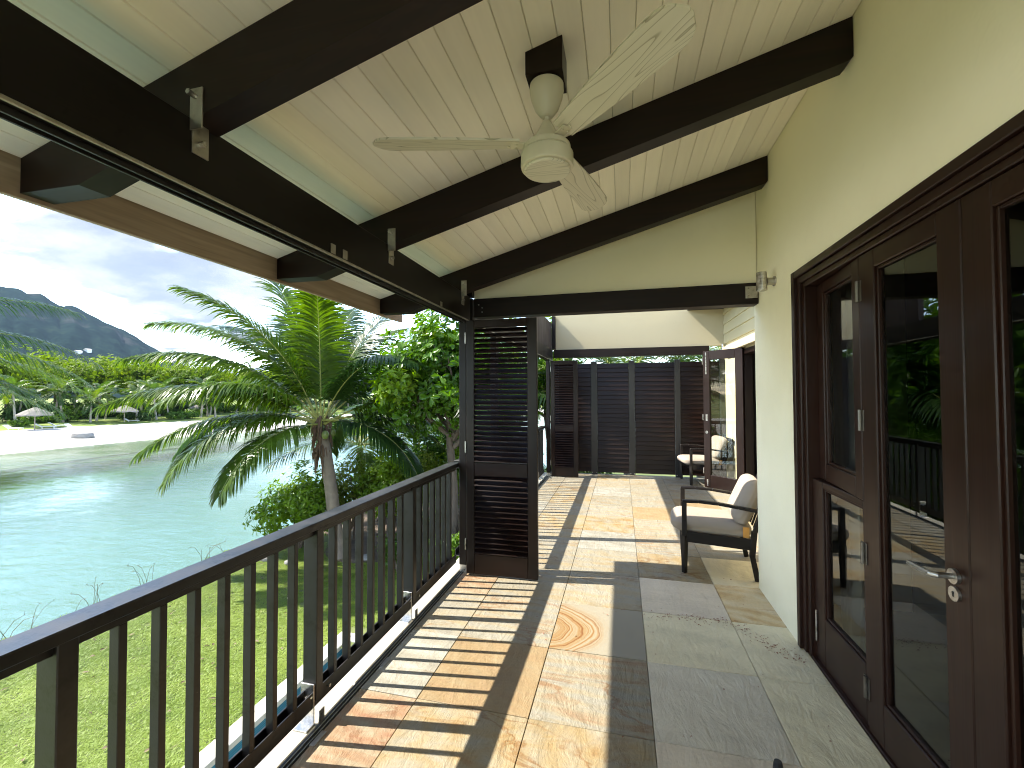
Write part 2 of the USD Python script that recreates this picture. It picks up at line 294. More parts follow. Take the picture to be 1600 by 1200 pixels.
# glass panes
def pane(name, tint=(0.80, 0.84, 0.80)):
    mat(name, {"f": ("fresnel", {"IOR": 1.52}), "k": ("math", {"math_type": "multiply_add", "value2": 1.15, "value3": 0.015, "use_clamp": True}), "t": ("transparent_bsdf", {"color": tint}), "g": ("glossy_bsdf", {"color": (.95, .97, .95), "roughness": 0.0}), "m": ("mix_closure", {})},
        [("f.fac", "k.value1"), ("k.value", "m.fac"), ("t.BSDF", "m.closure1"), ("g.BSDF", "m.closure2")], "m.closure")
pane("pane_glass")
# sandstone flags
def stone(name, ramp, wscale=1.2, rot=0.0, dist=6.0, stretch=(1, 3, 1), loc=(0, 0, 0), relief=.35, rings=False, rough=.5, grain=.12, rstretch=(3, 1.2, 1), vein=.75, vein_col=None):
    return mat(name, {"g": ("geometry", {}), "m": ("mapping", {"rotation": (0, 0, rot), "scale": stretch, "location": loc}),
        "w": ("wave_texture", {"wave_type": "rings" if rings else "bands", "bands_direction": "y", "rings_direction": "z", "scale": wscale, "distortion": dist, "detail": 4, "detail_scale": 1.1, "detail_roughness": .6}),
        "n": ("noise_texture", {"scale": 1.7, "detail": 8, "roughness": .62, "distortion": 1.6}),
        "mixf": ("math", {"math_type": "multiply_add", "value2": .95}), "h": ("math", {"math_type": "multiply", "value2": .16}),
        "r": ("rgb_ramp", {"ramp": ramp}),
        "fine": ("noise_texture", {"scale": 55, "detail": 4, "roughness": .7}), "fr": ("map_range", {"from_min": .25, "from_max": .75, "to_min": 1 - grain, "to_max": 1 + grain}),
        "vm": ("mapping", {"rotation": (0, 0, rot), "scale": (1.0, 2.6, 1), "location": loc}), "vn": ("noise_texture", {"scale": 1.5, "detail": 6, "roughness": .58, "distortion": .9}), "vs": ("math", {"math_type": "subtract", "value2": .5}), "va": ("math", {"math_type": "absolute"}), "vr": ("map_range", {"from_min": .0, "from_max": .028, "to_min": vein, "to_max": 0, "clamp": True}), "vmask": ("noise_texture", {"scale": 1.3, "detail": 2}), "vmr": ("map_range", {"from_min": .45, "from_max": .62, "to_min": 0, "to_max": 1, "clamp": True}), "vmul": ("math", {"math_type": "multiply"}), "vmix": ("mix_color", {"b": ramp[0][1] if vein_col is None else vein_col}),
        "gn": ("noise_texture", {"scale": 3.4, "detail": 8, "roughness": .72}), "gr": ("map_range", {"from_min": .30, "from_max": .46, "to_min": .80, "to_max": 1.0, "clamp": True}), "vg": ("math", {"math_type": "multiply"}), "vo": ("voronoi_texture", {"scale": 9}), "vf": ("map_range", {"from_min": .012, "from_max": .03, "to_min": .45, "to_max": 1.0, "clamp": True}), "vk": ("math", {"math_type": "multiply"}),
        "oi": ("object_info", {}), "ov": ("map_range", {"to_min": .94, "to_max": 1.06}), "vv": ("math", {"math_type": "multiply"}), "hs": ("hsv", {}),
        "mr": ("mapping", {"rotation": (0, 0, rot + .5), "scale": rstretch}), "rn": ("noise_texture", {"scale": 3.2, "detail": 9, "roughness": .66, "distortion": .5}),
        "rr": ("map_range", {"from_min": .3, "from_max": .7, "to_min": rough - .1, "to_max": rough + .15}),
        "b": ("bump", {"strength": min(1.0, relief * 2.2), "distance": .022}), "b2": ("bump", {"strength": .12, "distance": .004}),
        "p": ("principled_bsdf", {"specular_ior_level": .4})},
        [("g.position", "m.vector"), ("m.vector", "w.vector"), ("m.vector", "n.vector"), ("w.fac", "h.value1"), ("n.fac", "mixf.value1"), ("h.value", "mixf.value3"), ("mixf.value", "r.fac"),
         ("g.position", "fine.vector"), ("fine.fac", "fr.value"), ("oi.random", "ov.value"), ("fr.result", "vv.value1"), ("ov.result", "vv.value2"), ("g.position", "gn.vector"), ("gn.fac", "gr.value"), ("gr.result", "vg.value2"), ("vv.value", "vg.value1"), ("g.position", "vo.vector"), ("vo.distance", "vf.value"), ("vf.result", "vk.value2"), ("vg.value", "vk.value1"), ("g.position", "vm.vector"), ("vm.vector", "vn.vector"), ("vn.fac", "vs.value1"), ("vs.value", "va.value1"), ("va.value", "vr.value"), ("vm.vector", "vmask.vector"), ("vmask.fac", "vmr.value"), ("vr.result", "vmul.value1"), ("vmr.result", "vmul.value2"), ("vmul.value", "vmix.fac"), ("r.color", "vmix.a"), ("vmix.result", "hs.color"), ("vk.value", "hs.value"), ("hs.color", "p.base_color"),
         ("g.position", "mr.vector"), ("mr.vector", "rn.vector"), ("rn.fac", "b.height"), ("fine.fac", "b2.height"), ("b.normal", "b2.normal"), ("b2.normal", "p.normal"), ("rn.fac", "rr.value"), ("rr.result", "p.roughness")], "p.BSDF")
CR, YE, PA, GR, PK, OR, PE = (.25, .21, .138), (.25, .182, .088), (.235, .215, .165), (.20, .185, .15), (.32, .27, .21), (.215, .098, .022), (.235, .145, .080)
mx = lambda a, b, t: tuple(x * (1 - t) + y * t for x, y in zip(a, b))
stone("stone_cream", [(.26, mx(CR, OR, .75)), (.38, mx(CR, YE, .5)), (.5, CR), (.62, mx(CR, PA, .8)), (.75, mx(PA, GR, .5))], .8, .3, 9, vein_col=(.17, .085, .025))
stone("stone_yellow", [(.26, mx(YE, OR, .8)), (.42, YE), (.55, mx(YE, CR, .5)), (.66, CR), (.78, mx(CR, PA, .8))], 1.6, 1.45, 7, loc=(3, 1, 0), vein_col=(.15, .065, .014))
stone("stone_pale", [(.28, mx(PA, GR, .9)), (.45, PA), (.7, mx(PA, (.33, .32, .27), .6))], .7, .8, 8, loc=(7, 2, 0), grain=.06, vein_col=(.17, .11, .05))
stone("stone_grey", [(.2, (.52, .46, .35)), (.5, (.57, .50, .38)), (.8, (.63, .56, .43))], .6, .9, 7, loc=(1, 8, 0), relief=.7, grain=.06, vein=.25)
stone("stone_pink", [(.2, (.52, .43, .32)), (.5, (.57, .475, .35)), (.8, (.63, .53, .39))], .9, 1.5, 4, loc=(4, 4, 0), relief=.25, vein=.25)
stone("stone_peach", [(.26, (.20, .095, .05)), (.42, PE), (.56, mx(PE, CR, .5)), (.7, CR)], 1.3, .7, 8, loc=(9, 3, 0), vein_col=(.14, .055, .02))
stone("stone_swirl", [(.2, mx(OR, (.4, .2, .08), .5)), (.38, mx(OR, YE, .5)), (.6, YE), (.85, mx(YE, CR, .6))], 1.4, .5, 9, stretch=(1, 1.8, 1), loc=(2, 6, 0))
stone("stone_streak", [(.27, mx(CR, PE, 1.0)), (.40, mx(CR, PE, .4)), (.5, CR), (.62, PA), (.75, mx(PA, GR, .4))], 1.5, .15, 5, stretch=(.7, 2.4, 1), loc=(5, 5, 0), relief=.5, vein_col=(.18, .09, .035))
# one flag with concentric iron rings
mat("stone_rings", {"g": ("geometry", {}), "m": ("mapping", {"location": (0.50, -3.02, 0), "scale": (1.0, 1.0, 1.0)}),
    "nz": ("noise_texture", {"scale": 2.6, "detail": 3}), "nsub": ("vector_math", {"math_type": "multiply_add", "vector2": (.16, .16, 0), "vector3": (-.08, -.08, 0)}), "add": ("vector_math", {"math_type": "add"}),
    "len": ("vector_math", {"math_type": "length"}), "band": ("math", {"math_type": "multiply", "value2": 1.7}),
    "nf": ("noise_texture", {"dimensions": "1D", "scale": 26, "detail": 4, "roughness": .7}),
    "r": ("rgb_ramp", {"ramp": [(.34, (.145, .055, .012)), (.43, (.205, .105, .032)), (.50, (.24, .165, .075)), (.62, CR)]}),
    "fall": ("map_range", {"from_min": .30, "from_max": .40, "to_min": 0, "to_max": 1, "clamp": True}), "mx": ("mix_color", {"b": mx(CR, PA, .55)}),
    "fine": ("noise_texture", {"scale": 30, "detail": 6, "roughness": .7}), "b": ("bump", {"strength": .2, "distance": .008}), "p": ("principled_bsdf", {"roughness": .5})},
    [("g.position", "m.vector"), ("g.position", "nz.vector"), ("nz.color", "nsub.vector1"), ("m.vector", "add.vector1"), ("nsub.vector", "add.vector2"), ("add.vector", "len.vector1"), ("len.value", "nf.w"), ("nf.fac", "r.fac"),
     ("len.value", "fall.value"), ("fall.result", "mx.fac"), ("r.color", "mx.a"), ("mx.result", "p.base_color"), ("fine.fac", "b.height"), ("b.normal", "p.normal")], "p.BSDF")
# limed timber fan blades
mat("limed_wood", {"tc": ("texture_coordinate", {}), "m": ("mapping", {"scale": (1.2, 9, 4), "location": (.3, .4, 0)}), "n": ("noise_texture", {"scale": 1.0, "detail": 1.5, "roughness": .4, "distortion": .25}),
    "k": ("math", {"math_type": "multiply", "value2": 15.0}), "fr": ("math", {"math_type": "fraction"}), "fine": ("noise_texture", {"scale": 40, "detail": 4}), "brk": ("math", {"math_type": "multiply_add", "value2": .35}),
    "r": ("rgb_ramp", {"ramp": [(.0, (.36, .32, .22)), (.08, (.46, .42, .30)), (.17, (.66, .61, .47)), (.9, (.69, .64, .50)), (1, (.63, .58, .44))]}), "p": ("principled_bsdf", {"roughness": .45})},
    [("tc.object", "m.vector"), ("m.vector", "n.vector"), ("n.fac", "k.value1"), ("k.value", "fr.value1"), ("tc.object", "fine.vector"), ("fr.value", "brk.value3"), ("fine.fac", "brk.value1"), ("fr.value", "r.fac"), ("r.color", "p.base_color")], "p.BSDF")
# blue pool mosaic
mat("mosaic", {"g": ("geometry", {}), "mp": ("mapping", {"rotation": (pi / 2, 0, pi / 2)}), "br": ("brick_texture", {"offset": 0.0, "scale": 1.0, "brick_width": .025, "row_height": .025, "mortar_size": .0025, "color1": (.010, .085, .16), "color2": (.02, .13, .20), "mortar": (.12, .17, .19)}),
    "p": ("principled_bsdf", {"roughness": .2})}, [("g.position", "mp.vector"), ("mp.vector", "br.vector"), ("br.color", "p.base_color")], "p.BSDF")
# lagoon: clear tinted water over a pale bed
def water(name, tint, bump=.35, sc=1.6):
    mat(name, {"g": ("geometry", {}), "m": ("mapping", {"rotation": (0, 0, .5), "scale": (1, 2.2, 1)}), "n": ("noise_texture", {"scale": sc, "detail": 5, "roughness": .62, "distortion": .4}), "n2": ("noise_texture", {"scale": sc * .12, "detail": 3}),
        "wp": ("noise_texture", {"scale": .07, "detail": 3}), "ws": ("map_range", {"from_min": .42, "from_max": .58, "to_min": bump * .45, "to_max": bump * 2.2, "clamp": True}), "ad": ("math", {"math_type": "multiply_add", "value2": 2.0}), "b": ("bump", {"strength": bump, "distance": .048}),
        "f": ("fresnel", {"IOR": 1.33}), "t": ("transparent_bsdf", {"color": tint}), "gl": ("glossy_bsdf", {"color": (1, 1, 1), "roughness": .06}), "mx": ("mix_closure", {})},
        [("g.position", "m.vector"), ("m.vector", "n.vector"), ("g.position", "n2.vector"), ("n2.fac", "ad.value1"), ("n.fac", "ad.value3"), ("ad.value", "b.height"), ("g.position", "wp.vector"), ("wp.fac", "ws.value"), ("ws.result", "b.strength"), ("b.normal", "f.normal"), ("b.normal", "gl.normal"),
         ("f.fac", "mx.fac"), ("t.BSDF", "mx.closure1"), ("gl.BSDF", "mx.closure2")], "mx.closure")
water("lagoon_water", (.78, .92, .89), .5, 1.1)
water("pool_water_look", (.55, .85, .9), .1, 3)
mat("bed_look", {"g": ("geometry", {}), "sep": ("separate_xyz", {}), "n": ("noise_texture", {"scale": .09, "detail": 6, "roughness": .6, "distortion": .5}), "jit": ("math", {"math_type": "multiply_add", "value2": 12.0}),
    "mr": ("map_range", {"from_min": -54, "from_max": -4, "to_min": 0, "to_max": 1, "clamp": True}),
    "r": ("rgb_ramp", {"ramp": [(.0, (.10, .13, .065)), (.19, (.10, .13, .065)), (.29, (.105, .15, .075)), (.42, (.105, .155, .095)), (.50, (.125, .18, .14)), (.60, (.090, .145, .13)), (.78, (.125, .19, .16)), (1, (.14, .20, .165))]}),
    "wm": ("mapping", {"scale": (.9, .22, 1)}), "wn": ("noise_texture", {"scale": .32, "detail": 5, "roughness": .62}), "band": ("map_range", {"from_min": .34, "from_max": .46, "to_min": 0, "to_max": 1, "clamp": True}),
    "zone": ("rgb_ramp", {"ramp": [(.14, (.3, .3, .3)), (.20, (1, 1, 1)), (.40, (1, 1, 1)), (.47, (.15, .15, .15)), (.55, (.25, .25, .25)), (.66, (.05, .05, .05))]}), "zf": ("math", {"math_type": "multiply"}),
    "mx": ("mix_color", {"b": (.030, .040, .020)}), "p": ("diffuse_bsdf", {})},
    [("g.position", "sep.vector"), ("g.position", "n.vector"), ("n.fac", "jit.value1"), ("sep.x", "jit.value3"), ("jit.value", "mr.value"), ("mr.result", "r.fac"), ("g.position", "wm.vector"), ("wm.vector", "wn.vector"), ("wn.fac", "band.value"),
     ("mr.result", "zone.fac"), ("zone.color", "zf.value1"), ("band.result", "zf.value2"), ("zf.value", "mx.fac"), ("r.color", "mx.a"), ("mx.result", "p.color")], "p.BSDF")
mat("lawn_soil", {"g": ("geometry", {}), "n": ("noise_texture", {"scale": 1.4, "detail": 6}), "r": ("rgb_ramp", {"ramp": [(.3, (.060, .085, .018)), (.7, (.13, .15, .045))]}), "p": ("principled_bsdf", {"roughness": 1.0})},
    [("g.position", "n.vector"), ("n.fac", "r.fac"), ("r.color", "p.base_color")], "p.BSDF")
mat("far_grass", {"g": ("geometry", {}), "n": ("noise_texture", {"scale": .25, "detail": 8, "roughness": .7}), "r": ("rgb_ramp", {"ramp": [(.3, (.07, .10, .016)), (.55, (.16, .21, .025)), (.75, (.24, .26, .05))]}), "p": ("principled_bsdf", {"roughness": 1.0})},
    [("g.position", "n.vector"), ("n.fac", "r.fac"), ("r.color", "p.base_color")], "p.BSDF")
mat("mountain_look", {"g": ("geometry", {}), "n": ("noise_texture", {"scale": .02, "detail": 10, "roughness": .68}), "n2": ("noise_texture", {"scale": .0045, "detail": 6, "roughness": .6}), "m2": ("mapping", {"scale": (1, 1, .35)}),
    "r": ("rgb_ramp", {"ramp": [(.32, (.004, .010, .010)), (.55, (.010, .021, .017)), (.75, (.022, .036, .022))]}), "rock": ("map_range", {"from_min": .61, "from_max": .70, "to_min": 0, "to_max": .55, "clamp": True}),
    "mx": ("mix_color", {"b": (.085, .072, .070)}), "b": ("bump", {"strength": .9, "distance": 14}), "p": ("diffuse_bsdf", {})},
    [("g.position", "n.vector"), ("g.position", "m2.vector"), ("m2.vector", "n2.vector"), ("n.fac", "r.fac"), ("n2.fac", "rock.value"), ("rock.result", "mx.fac"), ("r.color", "mx.a"), ("mx.result", "p.color"), ("n.fac", "b.height"), ("b.normal", "p.normal")], "p.BSDF")

# ================================================================== THE LAND
LAWN, SEA = -2.3, -3.2
rng = np.random.default_rng(5)
def lawn_edge(y): return -10.5 * np.clip((4.4 - y) / 2.2, 0, 1) ** 2 * (3 - 2 * np.clip((4.4 - y) / 2.2, 0, 1)) + np.where(y < 10, -9.3, -9.3 + 0.035 * np.maximum(y - 10, 0) ** 2)
# home lawn: top, then a bank down under the water
xs = np.concatenate([np.linspace(0, 1, 25)]); ysl = np.linspace(-30, 40, 141)
V = []
tt = np.concatenate([[-.22, -.12, -.05, -.02], np.linspace(0, 1, 24)])
for t in tt:
    e = np.minimum(lawn_edge(ysl), 6.0) + .18 * np.sin(ysl * 1.7) + .1 * np.sin(ysl * 4.1)
    x_in = np.where(ysl < 6.42, -4.49, 9.0)
    x = e + (x_in - e) * max(t, 0) + (t * 9 if t < 0 else 0)
    z = np.full_like(ysl, LAWN) if t >= 0 else np.full_like(ysl, LAWN - {-.22: 1.6, -.12: 1.2, -.05: .55, -.02: .12}[t])
    V.append(np.stack([x, ysl, z], 1))
V = np.array(V); ny = len(ysl)
i, j = np.meshgrid(np.arange(len(tt) - 1), np.arange(ny - 1), indexing="ij")
q = np.stack([i * ny + j, (i + 1) * ny + j, (i + 1) * ny + j + 1, i * ny + j + 1], -1).reshape(-1, 4)
single("lawn", (V.reshape(-1, 3), np.vstack([q[:, [0, 1, 2]], q[:, [0, 2, 3]]])), "lawn_soil", kind="structure", smooth=False)

# broad-bladed grass: one patch repeated over the lawn
def grass_patch(n, seed, size=.5):
    r = np.random.default_rng(seed)
    b = np.c_[r.uniform(-size / 2, size / 2, (n, 2)), np.zeros(n)]
    az, el = r.uniform(0, 2 * pi, n), r.uniform(.04, .6, n)
    d = np.c_[np.cos(az) * np.cos(el), np.sin(az) * np.cos(el), np.sin(el)]
    L, W = r.uniform(.03, .065, n), r.uniform(.007, .013, n)
    s = unit(np.cross(d, [0, 0, 1])); tip = b + d * L[:, None]; tip[:, 2] -= L * .15
    mid = b + d * L[:, None] * .5
    v = np.stack([b - s * W[:, None] * .3, b + s * W[:, None] * .3, mid + s * W[:, None] * .5, mid - s * W[:, None] * .5, tip], 1).reshape(-1, 3)
    f = (np.arange(n)[:, None, None] * 5 + np.array([(0, 1, 2), (0, 2, 3), (3, 2, 4)])[None]).reshape(-1, 3)
    return v, f
pi_ = UsdGeom.PointInstancer.Define(stage, "/World/grass")
tag(pi_.GetPrim(), "sunlit short broad-bladed grass covering the lawn below the railing", "grass", kind="stuff")
prot = []
for k in range(3):
    p = f"/World/grass/grass_blades_{k:03d}" if k else "/World/grass/grass_blades"
    put(p, grass_patch(1300, 40 + k), "grass_blade", smooth=False); prot.append(p)
pi_.CreatePrototypesRel().SetTargets([Sdf.Path(p) for p in prot])
pos, ori, idx = [], [], []
for x in np.arange(-9.35, -4.3, .42):
    for y in np.arange(.6, 13, .42):
        if x > -4.72 and y < 6.5: continue
        if (x + 6.6) ** 2 / 7 + (y - 12.6) ** 2 / 8 < 1.0: continue
        pos.append((x + rng.uniform(-.05, .05), y + rng.uniform(-.05, .05), LAWN)); a = rng.uniform(0, 2 * pi); ori.append(Gf.Quath(math.cos(a / 2), 0, 0, math.sin(a / 2))); idx.append(int(rng.integers(3)))
pi_.CreatePositionsAttr(Vt.Vec3fArray([Gf.Vec3f(*map(float, p)) for p in pos])); pi_.CreateOrientationsAttr(Vt.QuathArray(ori)); pi_.CreateProtoIndicesAttr(Vt.IntArray(idx))

n_ = 220
bx = np.c_[rng.uniform(-9.2, -4.6, n_), rng.uniform(1.5, 10, n_), np.full(n_, LAWN + .035)]
aa = rng.uniform(0, 2 * pi, n_)
single("fallen_leaves", leaves(bx, np.c_[np.cos(aa), np.sin(aa), rng.uniform(-.1, .3, n_)], np.tile([0, 0, 1.0], (n_, 1)) + rng.normal(0, .3, (n_, 3)), rng.uniform(.04, .10, n_), rng.uniform(.02, .045, n_)), "dry_grass", "dry brown leaves scattered over the lawn below the railing", "leaf litter", kind="stuff", smooth=False)
# leaf litter / soil bed under the shrubs
th = np.linspace(0, 2 * pi, 49)[:-1]
def blob(cx, cy, rx, ry, z, seed, dome=.12):
    r = np.random.default_rng(seed); k = 1 + .14 * np.sin(3 * th + r.uniform(0, 6)) + .08 * np.sin(7 * th + r.uniform(0, 6))
    v = [(cx, cy, z + dome)]
    for q_ in (.4, .75, 1.0):
        v += [(cx + rx * k_ * q_ * math.cos(a), cy + ry * k_ * q_ * math.sin(a), z + dome * (1 - q_ ** 2)) for a, k_ in zip(th, k)]
    n = 48; f = [(0, 1 + a, 1 + (a + 1) % n) for a in range(n)]
    for q_ in range(2):
        for a in range(n):
            p, p2 = 1 + q_ * n + a, 1 + q_ * n + (a + 1) % n; f += [(p, p + n, p2 + n), (p, p2 + n, p2)]
    return np.array(v), np.array(f)
single("planting_bed", blob(-5.6, 12.6, 3.6, 3.0, LAWN + .01, 3), "soil", kind="structure", smooth=True)

# lagoon, its bed, the far beach and the land behind
shore = np.array([(-49, -120), (-49.5, -40), (-49.2, 20), (-50.2, 34), (-48.2, 42), (-46.5, 50), (-43.5, 62), (-38, 78), (-28, 98), (-10, 118), (20, 132), (70, 140)], float)
s_ = np.r_[0, np.cumsum(np.linalg.norm(np.diff(shore, axis=0), axis=1))]
ss = np.linspace(0, s_[-1], 160); SH = np.stack([np.interp(ss, s_, shore[:, k]) for k in (0, 1)], 1)
for _ in range(6): SH[1:-1] = (SH[:-2] + 2 * SH[1:-1] + SH[2:]) / 4
tg = unit(np.gradient(SH, axis=0)); NO = np.stack([-tg[:, 1], tg[:, 0]], 1)   # points inland (away from the lagoon)
def ribbon(offs, zs, wig=0.0, seed=1):
    rows = []
    for o, z in zip(offs, zs):
        w = wig * (meshkit.noise(np.c_[SH * .08, np.full(len(SH), o)], seed) - .5)
        rows.append(np.c_[SH + NO * (o + w)[:, None], np.full(len(SH), z) if np.isscalar(z) else z])
    V = np.array(rows); n = len(SH); i, j = np.meshgrid(np.arange(len(offs) - 1), np.arange(n - 1), indexing="ij")
    q = np.stack([i * n + j, i * n + j + 1, (i + 1) * n + j + 1, (i + 1) * n + j], -1).reshape(-1, 4)
    return V.reshape(-1, 3), np.vstack([q[:, [0, 1, 2]], q[:, [0, 2, 3]]])
single("lagoon", grid([-60, -20, 20, 110], [-140, 0, 80, 160], lambda x, y: np.full_like(x, SEA)), "lagoon_water", kind="structure", smooth=False)
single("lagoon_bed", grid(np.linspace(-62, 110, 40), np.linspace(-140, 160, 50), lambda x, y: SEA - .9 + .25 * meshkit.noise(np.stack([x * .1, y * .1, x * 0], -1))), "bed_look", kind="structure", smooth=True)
single("beach", ribbon([-5.5, -2.6, -1.0, 0, 3, 8, 16, 24, 30, 34], [SEA - 1.1, SEA - .5, SEA - .10, SEA + .02, SEA + .12, SEA + .25, SEA + .34, SEA + .42, SEA + .45, SEA + .2], 1.2), "sand", kind="structure", smooth=True)
single("far_land", ribbon([25.5, 27.5, 34, 44, 60, 100, 400], [SEA + .30, SEA + .56, SEA + .75, SEA + .9, SEA + 1.0, SEA + 1.2, SEA + 3], 4.0, 4), "far_grass", kind="structure", smooth=True)
single("plain_ground", grid(np.linspace(-3200, 1800, 12), np.linspace(-1800, 3200, 12), lambda x, y: np.full_like(x, SEA - 2.2)), "far_grass", kind="structure", smooth=False)

# mountain: a ridge falling to the right, seen 2.5 km away
prof_px = np.array([(-420, 300), (-260, 395), (-120, 425), (0, 442.7), (26.7, 446.7), (45, 454.7), (64, 456), (80, 466.7), (97, 477), (106, 474), (114.7, 474.7), (133, 484), (160, 498.7), (186.7, 508), (213, 522.7), (240, 540), (266.7, 556), (286.7, 566.7), (320, 583), (380, 598), (470, 609), (640, 613)], float)
az, el = [], []
for x, y in prof_px:
    d = R * (x - 800) / 685.285 + U * (600 - y) / 685.285 + F
    az.append(math.atan2(-d[0], d[1])); el.append(d[2] / math.hypot(d[0], d[1]))
az, el = np.array(az)[::-1], np.array(el)[::-1]
A = np.linspace(rad(18), rad(92), 260); Dm = np.linspace(1050, 4200, 130)
AA, DD = np.meshgrid(A, Dm, indexing="ij")
ridge = np.interp(A, az, el) * np.clip((rad(92) - A) / rad(14), 0, 1) ** .5 * 2600
t = np.clip((DD - 1250) / 1350, 0, None)
shape = np.where(t < 1, (np.clip(t, 0, 1)) ** 1.25, np.clip(1 - (t - 1) * .9, 0.0, 1))
P3 = np.stack([DD * np.sin(AA) / 420, DD * np.cos(AA) / 420, AA * 0], -1)
rn = meshkit.fbm(P3, 6, 11) - .5
rv = np.abs(meshkit.fbm(np.stack([AA * 26, DD / 1300, AA * 0], -1), 4, 21) - .5)
amp = np.clip(shape * 1.4, 0, 1) * (1 - np.exp(-((t - 1) / .25) ** 2) * .82)
Zm = -6 + ridge[:, None] * shape + amp * (rn * 260 - rv * 240 + 20) * np.clip(ridge[:, None] / 350, 0.05, 1) + 9 * (meshkit.fbm(P3 * 9, 3, 5) - .5)
Vm = np.stack([-DD * np.sin(AA), DD * np.cos(AA), Zm], -1).reshape(-1, 3); nd = len(Dm)
i, j = np.meshgrid(np.arange(len(A) - 1), np.arange(nd - 1), indexing="ij")
q = np.stack([i * nd + j, (i + 1) * nd + j, (i + 1) * nd + j + 1, i * nd + j + 1], -1).reshape(-1, 4)
single("mountain", (Vm, np.vstack([q[:, [0, 1, 2]], q[:, [0, 2, 3]]])[:, ::-1]), "mountain_look", kind="structure", smooth=True)
def ground_m(a, d):
    ia, id_ = np.argmin(np.abs(A - a)), np.argmin(np.abs(Dm - d)); return Zm[ia, id_]

# ================================================================== THE HOUSE
WX = 1.085                      # face of the house wall
CE = lambda x: 3.39 + .279 * (x - WX)   # underside of the ceiling boards
BX0, BX1 = -1.46, -1.36         # veranda beam

def wall_with_hole(x0, x1, y0, y1, z0, z1, holes):
    import manifold3d as m3
    def cube(a): 
        c = m3.Manifold.cube([a[1] - a[0], a[3] - a[2], a[5] - a[4]]); return c.translate([a[0], a[2], a[4]])
    s = cube((x0, x1, y0, y1, z0, z1))
    for h in holes: s -= cube(h)
    mm = s.to_mesh(); return trimesh.Trimesh(mm.vert_properties[:, :3], mm.tri_verts)
FY0, FY1, FZ = .35, 3.187, 2.376       # door opening
t = Thing("house_wall", "smooth cream rendered house wall above and beside the dark timber doors", "wall", (WX, 2, 0))
w = wall_with_hole(WX, WX + .16, -4.5, 4.03, -.3, 4.6, [(WX - 1, WX + 1, FY0, FY1, -.02, FZ)])
t.part("render", w, "wall_paint")
t.part("return_wall", box(WX + .16, 2.06, 3.87, 4.03, -.3, 4.6, .002), "wall_paint")
t = Thing("gable_wall", "cream triangular gable infill between the tie beam and the far rafter", "wall", (0, 3.99, 2.5))
t.part("render", prism([(-1.35, 2.50), (WX - .004, 2.50), (WX - .004, CE(WX) - .004), (-1.35, CE(-1.35) - .004)], 3.94, 4.03), "wall_paint")
t = Thing("court_end_wall", "bright cream wall over the louvred screen at the far end of the courtyard", "wall", (.3, 9.05, 2.5))
t.part("render", box(-1.34, 1.9, 8.98, 9.14, 2.51, 4.4, .002), "court_paint")
t = Thing("court_side_wall", "cream wall of lapped boards on the right of the far courtyard", "wall", (1.95, 7, 0))
w = wall_with_hole(1.9, 2.06, 4.03, 9.14, -.3, 2.345, [(1.8, 2.2, 5.3, 8.1, -.02, 2.3)])
t.part("render", w, "siding_paint")
z = 2.345
for k in range(9):
    bz = z + k * .185
    t.part("lap_board", prism([(1.874, bz), (1.9 + .12, bz), (1.9 + .12, bz + .183), (1.892, bz + .183)], 4.035, 8.975), "siding_paint")
t.part("lintel", box(1.80, 1.872, 6.3, 8.72, 2.33, 2.44, .004), "court_paint")

# room behind the glass
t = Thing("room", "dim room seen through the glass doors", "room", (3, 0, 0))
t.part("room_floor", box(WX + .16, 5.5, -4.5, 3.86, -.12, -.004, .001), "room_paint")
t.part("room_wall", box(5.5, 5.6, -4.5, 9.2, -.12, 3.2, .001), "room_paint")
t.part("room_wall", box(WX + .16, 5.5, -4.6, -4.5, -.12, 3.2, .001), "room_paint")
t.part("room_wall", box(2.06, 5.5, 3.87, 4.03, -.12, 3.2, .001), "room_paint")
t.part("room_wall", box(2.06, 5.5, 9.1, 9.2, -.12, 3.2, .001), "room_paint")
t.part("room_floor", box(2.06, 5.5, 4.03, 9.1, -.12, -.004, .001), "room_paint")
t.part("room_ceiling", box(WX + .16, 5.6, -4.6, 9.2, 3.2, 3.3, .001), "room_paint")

# roof: boards under it, sheet above
t = Thing("veranda_roof", "sloping veranda roof lined with white tongue-and-groove boards", "roof", (-.5, 0, 3))
pitch_b = .1014; x = -2.16; nb = 32
for k in range(nb):
    a, b_ = x + k * pitch_b + .0008, x + (k + 1) * pitch_b - .0008
    if k == nb - 1: b_ = WX - .003
    c = .0028
    t.part("ceiling_board", prism([(a, CE(a) + .004), (a + c, CE(a + c)), (b_ - c, CE(b_ - c)), (b_, CE(b_) + .004), (b_, CE(b_) + .016), (a, CE(a) + .016)], -4.4, 4.03), "ceiling_paint", smooth=False)
t.part("roof_sheet", prism([(-2.19, CE(-2.19) + .020), (6.0, CE(6.0) + .020), (6.0, CE(6.0) + .14), (-2.19, CE(-2.19) + .14)], -4.4, 4.06), "roof_tile")
FB = 2.338
single("fascia_board", prism([(-2.163, FB), (-2.163, CE(-2.163) + .001), (-2.189, CE(-2.189) + .12), (-2.189, FB)], -4.4, 4.06), "fascia_y", "weathered pale brown fascia board along the eave of the veranda", "fascia")

